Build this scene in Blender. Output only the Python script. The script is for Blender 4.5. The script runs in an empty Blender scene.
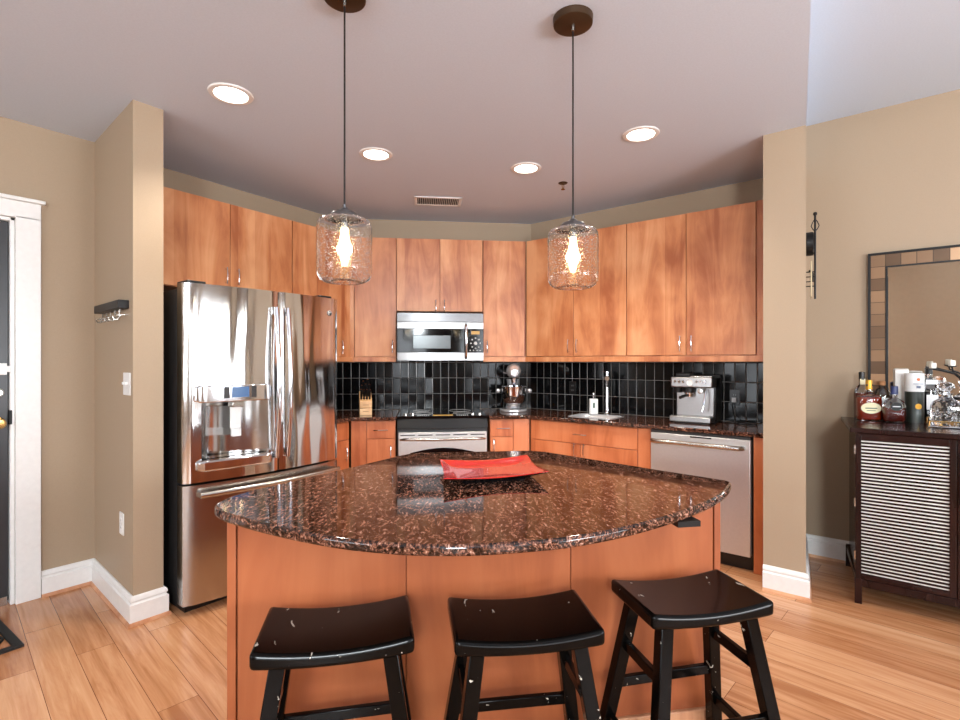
import bpy, bmesh, math, random
from mathutils import Vector, Matrix
random.seed(7)
PI = math.pi
K = math.sqrt(.5)
def R(d): return math.radians(d)
scene = bpy.context.scene
COL = scene.collection

# ---------------------------------------------------------------- camera
cam_d = bpy.data.cameras.new('camera')
cam_d.sensor_width = 36.0
cam_d.lens = 514.0 / 960.0 * 36.0
cam_d.shift_y = 2.0 / 960.0
cam_d.clip_start = 0.02
cam = bpy.data.objects.new('camera', cam_d)
COL.objects.link(cam)
cam.location = (0, 0, 1.372)
cam.rotation_euler = (R(90), 0, R(38.578 - 90))
scene.camera = cam

# ---------------------------------------------------------------- world, light, exposure
world = bpy.data.worlds.new('world'); scene.world = world
world.use_nodes = True
world.node_tree.nodes['Background'].inputs[0].default_value = (0.75, 0.85, 1.0, 1)
world.node_tree.nodes['Background'].inputs[1].default_value = 1.0
scene.view_settings.view_transform = 'Standard'
scene.view_settings.look = 'None'
scene.view_settings.gamma = 1.0
scene.view_settings.use_curve_mapping = False
scene.view_settings.exposure = 0.0
WINDOW_POWER = 9.0
CAN_POWER = 80.0
BULB_POWER = 8.0
def area_light(name, loc, target, size, power, color):
    L = bpy.data.lights.new(name, 'AREA'); L.shape = 'DISK'; L.size = size; L.energy = power; L.color = color
    o = bpy.data.objects.new(name, L); COL.objects.link(o); o.location = loc
    o.rotation_euler = (Vector(target) - Vector(loc)).to_track_quat('-Z', 'Y').to_euler()
area_light('softbox_strobe', (-2.2, -1.75, 2.35), (2.6, 2.1, 1.7), .7, 138, (.88, .96, 1.0))
area_light('bounced_strobe', (1.4, -2.6, 1.5), (1.6, -1.2, 3.0), 1.0, 92, (.94, .95, .97))

# ---------------------------------------------------------------- material helpers
def srgb(r, g, b):
    def f(c):
        c /= 255.0
        return c / 12.92 if c <= .04045 else ((c + .055) / 1.055) ** 2.4
    return (f(r), f(g), f(b), 1)

def newmat(name):
    m = bpy.data.materials.new(name); m.use_nodes = True
    nt = m.node_tree
    return m, nt, nt.nodes['Principled BSDF']

def N(nt, typ, **kw):
    n = nt.nodes.new(typ)
    for k, v in kw.items():
        if hasattr(n, k): setattr(n, k, v)
    return n

def setin(n, **kw):
    for k, v in kw.items(): n.inputs[k.replace('_', ' ')].default_value = v

def ramp(nt, stops):
    r = nt.nodes.new('ShaderNodeValToRGB')
    e = r.color_ramp.elements
    e[0].position, e[0].color = stops[0]
    e[1].position, e[1].color = stops[-1]
    for p, c in stops[1:-1]:
        x = e.new(p); x.color = c
    return r

def coords(nt, scale=(1, 1, 1), rot=(0, 0, 0)):
    tc = nt.nodes.new('ShaderNodeTexCoord'); mp = nt.nodes.new('ShaderNodeMapping')
    mp.inputs['Scale'].default_value = scale; mp.inputs['Rotation'].default_value = rot
    nt.links.new(tc.outputs['Object'], mp.inputs['Vector'])
    return mp.outputs['Vector']

def plain(name, col, rough=.5, metal=0.0, spec=.5, bump=None, emit=None, strength=0, coat=0.0):
    m, nt, b = newmat(name)
    b.inputs['Base Color'].default_value = col
    b.inputs['Roughness'].default_value = rough
    b.inputs['Metallic'].default_value = metal
    b.inputs['Specular IOR Level'].default_value = spec
    b.inputs['Coat Weight'].default_value = coat
    v = coords(nt)
    nz = N(nt, 'ShaderNodeTexNoise'); nz.inputs['Scale'].default_value = bump[0] if bump else 35
    nz.inputs['Detail'].default_value = 3
    nt.links.new(v, nz.inputs['Vector'])
    # slight tonal variation so that nothing is a dead flat colour
    mx = N(nt, 'ShaderNodeMixRGB', blend_type='MULTIPLY'); mx.inputs[0].default_value = .12
    mx.inputs[1].default_value = col
    nt.links.new(nz.outputs['Fac'], mx.inputs[2])
    nt.links.new(mx.outputs[0], b.inputs['Base Color'])
    if bump:
        bp = N(nt, 'ShaderNodeBump'); bp.inputs['Strength'].default_value = bump[1]; bp.inputs['Distance'].default_value = .002
        nt.links.new(nz.outputs['Fac'], bp.inputs['Height']); nt.links.new(bp.outputs[0], b.inputs['Normal'])
    if emit:
        b.inputs['Emission Color'].default_value = emit; b.inputs['Emission Strength'].default_value = strength
    return m

def wood_mat(name, dark, mid, light, rough=.3, gscale=1.0, axis='z', spec=.5, coat=.0, board=0.0):
    m, nt, b = newmat(name)
    sc = {'z': (6 * gscale, 6 * gscale, 1.0 * gscale), 'x': (.8 * gscale, 9 * gscale, 9 * gscale), 'y': (9 * gscale, .8 * gscale, 9 * gscale)}[axis]
    oi = N(nt, 'ShaderNodeObjectInfo')
    tc = N(nt, 'ShaderNodeTexCoord')
    ad = N(nt, 'ShaderNodeVectorMath', operation='ADD')
    sc1 = N(nt, 'ShaderNodeVectorMath', operation='SCALE'); sc1.inputs[0].default_value = (13, 7, 5)
    nt.links.new(oi.outputs['Random'], sc1.inputs['Scale'])
    nt.links.new(tc.outputs['Object'], ad.inputs[0]); nt.links.new(sc1.outputs[0], ad.inputs[1])
    mp = N(nt, 'ShaderNodeMapping'); mp.inputs['Scale'].default_value = sc
    nt.links.new(ad.outputs[0], mp.inputs['Vector'])
    n1 = N(nt, 'ShaderNodeTexNoise'); setin(n1, Scale=1.0, Detail=6.0, Roughness=.62, Distortion=.9)
    n2 = N(nt, 'ShaderNodeTexNoise'); setin(n2, Scale=.45, Detail=2.0, Roughness=.5, Distortion=.3)
    nt.links.new(mp.outputs[0], n1.inputs['Vector']); nt.links.new(ad.outputs[0], n2.inputs['Vector'])
    n2.inputs['Scale'].default_value = 3.2
    mixf = N(nt, 'ShaderNodeMath', operation='MULTIPLY_ADD'); mixf.inputs[1].default_value = .62
    nt.links.new(n1.outputs['Fac'], mixf.inputs[0])
    m3 = N(nt, 'ShaderNodeMath', operation='MULTIPLY'); m3.inputs[1].default_value = .38
    nt.links.new(n2.outputs['Fac'], m3.inputs[0]); nt.links.new(m3.outputs[0], mixf.inputs[2])
    last = mixf.outputs[0]
    if board:   # edge-glued boards of slightly different tone inside one panel
        sx = N(nt, 'ShaderNodeSeparateXYZ'); nt.links.new(ad.outputs[0], sx.inputs[0])
        dv = N(nt, 'ShaderNodeMath', operation='DIVIDE'); dv.inputs[1].default_value = board
        fl = N(nt, 'ShaderNodeMath', operation='FLOOR'); wn = N(nt, 'ShaderNodeTexWhiteNoise', noise_dimensions='1D')
        nt.links.new(sx.outputs['X'], dv.inputs[0]); nt.links.new(dv.outputs[0], fl.inputs[0]); nt.links.new(fl.outputs[0], wn.inputs['W'])
        mm = N(nt, 'ShaderNodeMath', operation='MULTIPLY_ADD'); mm.inputs[1].default_value = .12
        nt.links.new(wn.outputs['Value'], mm.inputs[0]); nt.links.new(last, mm.inputs[2])
        sb = N(nt, 'ShaderNodeMath', operation='SUBTRACT'); sb.inputs[1].default_value = .06
        nt.links.new(mm.outputs[0], sb.inputs[0]); last = sb.outputs[0]
    rp = ramp(nt, [(.37, dark), (.5, mid), (.65, light)])
    nt.links.new(last, rp.inputs['Fac'])
    nt.links.new(rp.outputs['Color'], b.inputs['Base Color'])
    b.inputs['Roughness'].default_value = rough
    b.inputs['Specular IOR Level'].default_value = spec
    b.inputs['Coat Weight'].default_value = coat
    bp = N(nt, 'ShaderNodeBump'); bp.inputs['Strength'].default_value = .06; bp.inputs['Distance'].default_value = .002
    nt.links.new(n1.outputs['Fac'], bp.inputs['Height']); nt.links.new(bp.outputs[0], b.inputs['Normal'])
    return m

M = {}
M['wall'] = plain('tan_wall_paint', srgb(172, 151, 127), .55, bump=(180, .12), spec=.3)
M['ceiling'] = plain('ceiling_paint', srgb(209, 218, 231), .8, bump=(120, .15), spec=.2)
M['white'] = plain('white_trim_paint', srgb(238, 236, 233), .35)
M['cab'] = wood_mat('maple_veneer', srgb(166, 94, 56), srgb(200, 130, 84), srgb(222, 160, 114), .36, board=.13)
M['cabdark'] = wood_mat('maple_veneer_base', srgb(172, 90, 50), srgb(200, 116, 72), srgb(212, 132, 88), .35, board=.17)
M['island'] = wood_mat('maple_island', srgb(146, 76, 42), srgb(163, 89, 51), srgb(176, 102, 62), .42, gscale=.8)
M['shoe'] = wood_mat('oak_shoe', srgb(178, 118, 82), srgb(206, 150, 112), srgb(220, 170, 132), .35)
M['steel'] = plain('brushed_steel', srgb(172, 171, 171), .32, 1.0, bump=(60, .03))
M['darksteel'] = plain('dark_steel_side', srgb(52, 50, 50), .45, .3)
M['chrome'] = plain('chrome', srgb(225, 225, 228), .09, 1.0)
M['nickel'] = plain('satin_nickel', srgb(190, 186, 180), .25, 1.0)
M['black'] = plain('black_plastic', srgb(16, 16, 17), .3)
M['blackgloss'] = plain('black_glass', srgb(8, 8, 9), .07, spec=.3)
M['iron'] = plain('black_iron', srgb(22, 20, 20), .45, .4)
M['bronze'] = plain('bronze_canopy', srgb(70, 50, 32), .4, .5)
M['brass'] = plain('brass', srgb(190, 150, 90), .25, 1.0)
M['stool'] = None
M['espresso'] = wood_mat('espresso_stain', srgb(24, 10, 9), srgb(34, 15, 13), srgb(46, 22, 18), .2, spec=.3)
M['slatback'] = plain('pale_matte', srgb(240, 236, 230), .6)
M['doorblack'] = plain('black_door_paint', srgb(44, 44, 47), .35)
M['display'] = plain('blue_display', srgb(60, 90, 130), .2, emit=srgb(90, 130, 180), strength=.25)
M['amber'] = plain('amber_display', srgb(150, 110, 40), .3, emit=srgb(200, 150, 50), strength=.4)
M['grey'] = plain('grey_button', srgb(190, 190, 190), .4)
M['maple'] = wood_mat('light_maple', srgb(200, 150, 100), srgb(222, 176, 126), srgb(235, 196, 150), .4)
M['maplered'] = wood_mat('reddish_maple', srgb(180, 104, 62), srgb(200, 122, 76), srgb(212, 138, 90), .4)
M['redglaze'] = plain('red_glaze', srgb(205, 38, 36), .16, coat=.6)
M['blackglaze'] = plain('black_glaze', srgb(12, 11, 12), .15, coat=.5)
M['paper'] = plain('cream_label', srgb(232, 220, 180), .6)
M['whitepaper'] = plain('white_label', srgb(238, 238, 236), .5)
M['cork'] = plain('cork', srgb(170, 120, 80), .8)
M['blue'] = plain('blue_wax', srgb(30, 44, 92), .35)
M['gold'] = plain('gold_foil', srgb(214, 160, 60), .3, .6)
M['orange'] = plain('orange_seal', srgb(200, 100, 40), .5)
M['greenlabel'] = plain('green_print', srgb(60, 90, 70), .5)
M['wax'] = plain('white_wax', srgb(245, 240, 228), .5)
M['mirror'] = plain('mirror_silver', srgb(235, 232, 225), .02, 1.0)
M['satin'] = plain('satin_silver', srgb(222, 222, 224), .22, .6)
M['polished'] = plain('polished_steel', srgb(190, 188, 186), .14, 1.0)
M['brushed'] = plain('freezer_steel', srgb(186, 182, 178), .22, 1.0, bump=(60, .03))
M['steellight'] = plain('light_brushed_steel', srgb(212, 210, 208), .36, .8, bump=(60, .03))
M['darknickel'] = plain('dark_nickel', srgb(120, 119, 120), .3, .9)
M['mat'] = plain('black_rubber', srgb(20, 20, 21), .6)
M['parch'] = plain('aged_parchment_glass', srgb(196, 178, 140), .4)

def stool_mat():
    m, nt, b = newmat('worn_black_lacquer')
    v = coords(nt)
    n = N(nt, 'ShaderNodeTexNoise'); setin(n, Scale=38.0, Detail=4.0, Roughness=.55, Distortion=.6)
    mp = N(nt, 'ShaderNodeMapping'); mp.inputs['Scale'].default_value = (1, .45, 1)
    oi = N(nt, 'ShaderNodeObjectInfo'); ad = N(nt, 'ShaderNodeVectorMath', operation='ADD')
    sc = N(nt, 'ShaderNodeVectorMath', operation='SCALE'); sc.inputs[0].default_value = (9, 5, 3)
    nt.links.new(oi.outputs['Random'], sc.inputs['Scale']); nt.links.new(v, ad.inputs[0]); nt.links.new(sc.outputs[0], ad.inputs[1])
    nt.links.new(ad.outputs[0], mp.inputs['Vector']); nt.links.new(mp.outputs[0], n.inputs['Vector'])
    rp = ramp(nt, [(.695, srgb(9, 7, 6)), (.706, srgb(190, 180, 165))])
    nt.links.new(n.outputs['Fac'], rp.inputs['Fac']); nt.links.new(rp.outputs[0], b.inputs['Base Color'])
    b.inputs['Roughness'].default_value = .16; b.inputs['Specular IOR Level'].default_value = .14
    return m
M['stool'] = stool_mat()

def granite(name, blackish=0.0):
    m, nt, b = newmat(name)
    v = coords(nt, (1, 1, 1), (0, 0, R(-42)))
    st = N(nt, 'ShaderNodeMapping'); st.inputs['Scale'].default_value = (1.0, 2.2, 2.4)
    nt.links.new(v, st.inputs['Vector'])
    warp = N(nt, 'ShaderNodeTexNoise'); setin(warp, Scale=9.0, Detail=2.0)
    nt.links.new(v, warp.inputs['Vector'])
    wm = N(nt, 'ShaderNodeVectorMath', operation='SCALE'); wm.inputs['Scale'].default_value = .12
    nt.links.new(warp.outputs['Color'], wm.inputs[0])
    ad = N(nt, 'ShaderNodeVectorMath', operation='ADD'); nt.links.new(st.outputs[0], ad.inputs[0]); nt.links.new(wm.outputs[0], ad.inputs[1])
    n1 = N(nt, 'ShaderNodeTexNoise'); setin(n1, Scale=52.0, Detail=5.0, Roughness=.7, Distortion=.4)
    nt.links.new(ad.outputs[0], n1.inputs['Vector'])
    o = blackish
    r1 = ramp(nt, [(.36 + o, srgb(11, 9, 10)), (.45 + o, srgb(40, 25, 20)), (.525 + o, srgb(104, 64, 48)), (.61 + o, srgb(156, 110, 90)), (.72 + o, srgb(218, 190, 176))])
    nt.links.new(n1.outputs['Fac'], r1.inputs['Fac'])
    # black mica islands
    n2 = N(nt, 'ShaderNodeTexNoise'); setin(n2, Scale=22.0, Detail=3.0, Roughness=.55)
    nt.links.new(ad.outputs[0], n2.inputs['Vector'])
    r2 = ramp(nt, [(.40, (.10, .10, .11, 1)), (.50, (1, 1, 1, 1))])
    nt.links.new(n2.outputs['Fac'], r2.inputs['Fac'])
    mx = N(nt, 'ShaderNodeMixRGB', blend_type='MULTIPLY'); mx.inputs[0].default_value = .9
    nt.links.new(r1.outputs[0], mx.inputs[1]); nt.links.new(r2.outputs[0], mx.inputs[2])
    nt.links.new(mx.outputs[0], b.inputs['Base Color'])
    b.inputs['Roughness'].default_value = .05
    b.inputs['Specular IOR Level'].default_value = .5
    return m
M['granite'] = granite('brown_black_granite')
M['granite2'] = granite('brown_black_granite_run', .02)

def tile_mat():
    # 3 x 6 inch black glazed tiles set upright, light grout, each with its own tiny tilt
    m, nt, b = newmat('black_glazed_tile')
    tc = N(nt, 'ShaderNodeTexCoord'); sx = N(nt, 'ShaderNodeSeparateXYZ'); nt.links.new(tc.outputs['Object'], sx.inputs[0])
    def mth(op, a, bb=None):
        n = N(nt, 'ShaderNodeMath', operation=op)
        for i, x in enumerate((a, bb)):
            if x is None: continue
            if isinstance(x, (int, float)): n.inputs[i].default_value = x
            else: nt.links.new(x, n.inputs[i])
        return n.outputs[0]
    W, H = .0775, .1515
    u = mth('DIVIDE', sx.outputs['X'], W); v = mth('DIVIDE', sx.outputs['Z'], H)
    fu, fv = mth('FRACT', u), mth('FRACT', v)
    iu, iv = mth('FLOOR', u), mth('FLOOR', v)
    du = mth('MULTIPLY', mth('MINIMUM', fu, mth('SUBTRACT', 1.0, fu)), W)
    dv = mth('MULTIPLY', mth('MINIMUM', fv, mth('SUBTRACT', 1.0, fv)), H)
    d = mth('MINIMUM', du, dv)
    g = mth('LESS_THAN', d, .0016)
    cb = N(nt, 'ShaderNodeCombineXYZ'); nt.links.new(iu, cb.inputs[0]); nt.links.new(iv, cb.inputs[1])
    wn = N(nt, 'ShaderNodeTexWhiteNoise', noise_dimensions='3D'); nt.links.new(cb.outputs[0], wn.inputs['Vector'])
    sub = N(nt, 'ShaderNodeVectorMath', operation='SUBTRACT'); sub.inputs[1].default_value = (.5, .5, .5)
    nt.links.new(wn.outputs['Color'], sub.inputs[0])
    scl = N(nt, 'ShaderNodeVectorMath', operation='SCALE'); scl.inputs['Scale'].default_value = .05
    nt.links.new(sub.outputs[0], scl.inputs[0])
    geo = N(nt, 'ShaderNodeNewGeometry')
    ad = N(nt, 'ShaderNodeVectorMath', operation='ADD'); nt.links.new(geo.outputs['Normal'], ad.inputs[0]); nt.links.new(scl.outputs[0], ad.inputs[1])
    nm = N(nt, 'ShaderNodeVectorMath', operation='NORMALIZE'); nt.links.new(ad.outputs[0], nm.inputs[0])
    bp = N(nt, 'ShaderNodeBump'); bp.inputs['Strength'].default_value = .5; bp.inputs['Distance'].default_value = .003
    hh = mth('MINIMUM', mth('DIVIDE', d, .006), 1.0)
    nt.links.new(hh, bp.inputs['Height']); nt.links.new(nm.outputs[0], bp.inputs['Normal'])
    nt.links.new(bp.outputs[0], b.inputs['Normal'])
    mx = N(nt, 'ShaderNodeMixRGB'); nt.links.new(g, mx.inputs[0])
    mx.inputs[1].default_value = srgb(13, 13, 14); mx.inputs[2].default_value = srgb(150, 146, 142)
    nt.links.new(mx.outputs[0], b.inputs['Base Color'])
    r = mth('MULTIPLY_ADD', g, .5); 
    r.node.inputs[2].default_value = .1
    nt.links.new(r, b.inputs['Roughness'])
    b.inputs['Specular IOR Level'].default_value = .2
    return m
M['tile'] = tile_mat()

def floor_mat():
    m, nt, b = newmat('cherry_plank_floor')
    tc = N(nt, 'ShaderNodeTexCoord'); mp = N(nt, 'ShaderNodeMapping')
    mp.inputs['Rotation'].default_value = (0, 0, R(-85))
    nt.links.new(tc.outputs['Object'], mp.inputs['Vector'])
    br = N(nt, 'ShaderNodeTexBrick'); br.offset = .37; br.offset_frequency = 2; br.squash = 1
    setin(br, Scale=1.0, Mortar_Size=.0011, Mortar_Smooth=.1, Bias=0.0, Brick_Width=1.15, Row_Height=.147)
    br.inputs['Color1'].default_value = (0, 0, 0, 1); br.inputs['Color2'].default_value = (1, 1, 1, 1); br.inputs['Mortar'].default_value = (.5, .5, .5, 1)
    nt.links.new(mp.outputs[0], br.inputs['Vector'])
    st = N(nt, 'ShaderNodeMapping'); st.inputs['Scale'].default_value = (1.3, 15, 1)
    nt.links.new(mp.outputs[0], st.inputs['Vector'])
    wv = N(nt, 'ShaderNodeVectorMath', operation='ADD'); nt.links.new(st.outputs[0], wv.inputs[0]); nt.links.new(br.outputs['Color'], wv.inputs[1])
    n1 = N(nt, 'ShaderNodeTexNoise'); setin(n1, Scale=1.6, Detail=7.0, Roughness=.6, Distortion=.6)
    nt.links.new(wv.outputs[0], n1.inputs['Vector'])
    st2 = N(nt, 'ShaderNodeMapping'); st2.inputs['Scale'].default_value = (1.2, 70, 1)
    nt.links.new(mp.outputs[0], st2.inputs['Vector'])
    n3 = N(nt, 'ShaderNodeTexNoise'); setin(n3, Scale=1.0, Detail=3.0, Roughness=.6); nt.links.new(st2.outputs[0], n3.inputs['Vector'])
    nm_ = N(nt, 'ShaderNodeMath', operation='MULTIPLY_ADD'); nm_.inputs[1].default_value = .35; nt.links.new(n3.outputs['Fac'], nm_.inputs[0]); nm_.inputs[2].default_value = -.175
    ns_ = N(nt, 'ShaderNodeMath', operation='ADD'); nt.links.new(n1.outputs['Fac'], ns_.inputs[0]); nt.links.new(nm_.outputs[0], ns_.inputs[1])
    ma = N(nt, 'ShaderNodeMath', operation='MULTIPLY_ADD'); ma.inputs[1].default_value = .22
    nt.links.new(br.outputs['Color'], ma.inputs[0])
    m2 = N(nt, 'ShaderNodeMath', operation='MULTIPLY'); m2.inputs[1].default_value = .78
    nt.links.new(ns_.outputs[0], m2.inputs[0]); nt.links.new(m2.outputs[0], ma.inputs[2])
    rp = ramp(nt, [(.30, srgb(166, 108, 70)), (.5, srgb(194, 138, 97)), (.72, srgb(213, 163, 123))])
    nt.links.new(ma.outputs[0], rp.inputs['Fac'])
    mx = N(nt, 'ShaderNodeMixRGB'); nt.links.new(br.outputs['Fac'], mx.inputs[0])
    nt.links.new(rp.outputs[0], mx.inputs[1]); mx.inputs[2].default_value = srgb(96, 52, 30)
    nt.links.new(mx.outputs[0], b.inputs['Base Color'])
    b.inputs['Roughness'].default_value = .24
    bp = N(nt, 'ShaderNodeBump'); bp.inputs['Strength'].default_value = .25; bp.inputs['Distance'].default_value = .001; bp.invert = True
    nt.links.new(br.outputs['Fac'], bp.inputs['Height']); nt.links.new(bp.outputs[0], b.inputs['Normal'])
    return m
M['floor'] = floor_mat()

def wavy_steel():
    m, nt, b = newmat('polished_wavy_steel')
    b.inputs['Base Color'].default_value = srgb(205, 203, 201); b.inputs['Metallic'].default_value = 1.0
    b.inputs['Roughness'].default_value = .1
    v = coords(nt, (1.7, 1, .24))
    n = N(nt, 'ShaderNodeTexNoise'); setin(n, Scale=3.0, Detail=1.5, Roughness=.4, Distortion=.4)
    nt.links.new(v, n.inputs['Vector'])
    bp = N(nt, 'ShaderNodeBump'); bp.inputs['Strength'].default_value = .55; bp.inputs['Distance'].default_value = .042
    nt.links.new(n.outputs['Fac'], bp.inputs['Height']); nt.links.new(bp.outputs[0], b.inputs['Normal'])
    return m
M['fridge'] = wavy_steel()

def glass_mat(name, col=(1, 1, 1, 1), rough=0.0, seeded=False, ior=1.45, bumpscale=90, strength=.6):
    m, nt, b = newmat(name)
    b.inputs['Base Color'].default_value = col; b.inputs['Roughness'].default_value = rough
    b.inputs['Transmission Weight'].default_value = 1.0; b.inputs['IOR'].default_value = ior
    if seeded:
        v = coords(nt)
        vo = N(nt, 'ShaderNodeTexVoronoi'); setin(vo, Scale=float(bumpscale))
        nt.links.new(v, vo.inputs['Vector'])
        rp = ramp(nt, [(.12, (.75, .75, .75, 1)), (.26, (0, 0, 0, 1))]); nt.links.new(vo.outputs['Distance'], rp.inputs['Fac'])
        nt.links.new(rp.outputs[0], b.inputs['Roughness'])
        bp = N(nt, 'ShaderNodeBump'); bp.inputs['Strength'].default_value = strength; bp.inputs['Distance'].default_value = .002
        nt.links.new(rp.outputs[0], bp.inputs['Height']); nt.links.new(bp.outputs[0], b.inputs['Normal'])
    return m
M['seedglass'] = glass_mat('seeded_glass', (1, 1, 1, 1), .0, True, 1.3, 120, .9)
M['clearglass'] = glass_mat('clear_glass', (1, 1, 1, 1))
M['crystal'] = glass_mat('cut_crystal', (.97, .98, 1, 1), .02, True, 1.5, 60, 1.0)
M['amberliq'] = plain('amber_whiskey', srgb(150, 40, 14), .08, coat=.6)
M['darkliq'] = plain('dark_red_brown_whiskey', srgb(96, 22, 12), .08, coat=.6)
M['bulb'] = plain('glowing_bulb', srgb(255, 230, 180), .4, emit=(1, .76, .38, 1), strength=7)
M['lens'] = plain('lit_can_lens', srgb(255, 250, 240), .4, emit=(1, .92, .8, 1), strength=14)
M['pane'] = plain('daylit_pane', srgb(255, 255, 255), .5, emit=(.86, .93, 1, 1), strength=WINDOW_POWER)

def mosaic_mat():
    m, nt, b = newmat('bronze_mirror_tiles')
    v = coords(nt)
    sx = N(nt, 'ShaderNodeSeparateXYZ'); nt.links.new(v, sx.inputs[0])
    def mth(op, a, bb=None):
        n = N(nt, 'ShaderNodeMath', operation=op)
        for i, x in enumerate((a, bb)):
            if x is None: continue
            if isinstance(x, (int, float)): n.inputs[i].default_value = x
            else: nt.links.new(x, n.inputs[i])
        return n.outputs[0]
    T = .078
    u, w = mth('DIVIDE', mth('SUBTRACT', sx.outputs['X'], .014), T), mth('DIVIDE', mth('SUBTRACT', sx.outputs['Z'], 1.04 - .014), T)
    fu, fw = mth('FRACT', u), mth('FRACT', w)
    d = mth('MINIMUM', mth('MINIMUM', fu, mth('SUBTRACT', 1.0, fu)), mth('MINIMUM', fw, mth('SUBTRACT', 1.0, fw)))
    g = mth('LESS_THAN', d, .022)
    cb = N(nt, 'ShaderNodeCombineXYZ'); nt.links.new(mth('FLOOR', u), cb.inputs[0]); nt.links.new(mth('FLOOR', w), cb.inputs[1])
    wn = N(nt, 'ShaderNodeTexWhiteNoise', noise_dimensions='3D'); nt.links.new(cb.outputs[0], wn.inputs['Vector'])
    rp = ramp(nt, [(0, srgb(84, 62, 44)), (.5, srgb(150, 116, 86)), (1, srgb(188, 154, 122))])
    nt.links.new(wn.outputs['Value'], rp.inputs['Fac'])
    mx = N(nt, 'ShaderNodeMixRGB'); nt.links.new(g, mx.inputs[0]); nt.links.new(rp.outputs[0], mx.inputs[1]); mx.inputs[2].default_value = srgb(60, 46, 34)
    nt.links.new(mx.outputs[0], b.inputs['Base Color'])
    b.inputs['Metallic'].default_value = .55; b.inputs['Roughness'].default_value = .28
    return m
M['mosaic'] = mosaic_mat()

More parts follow.
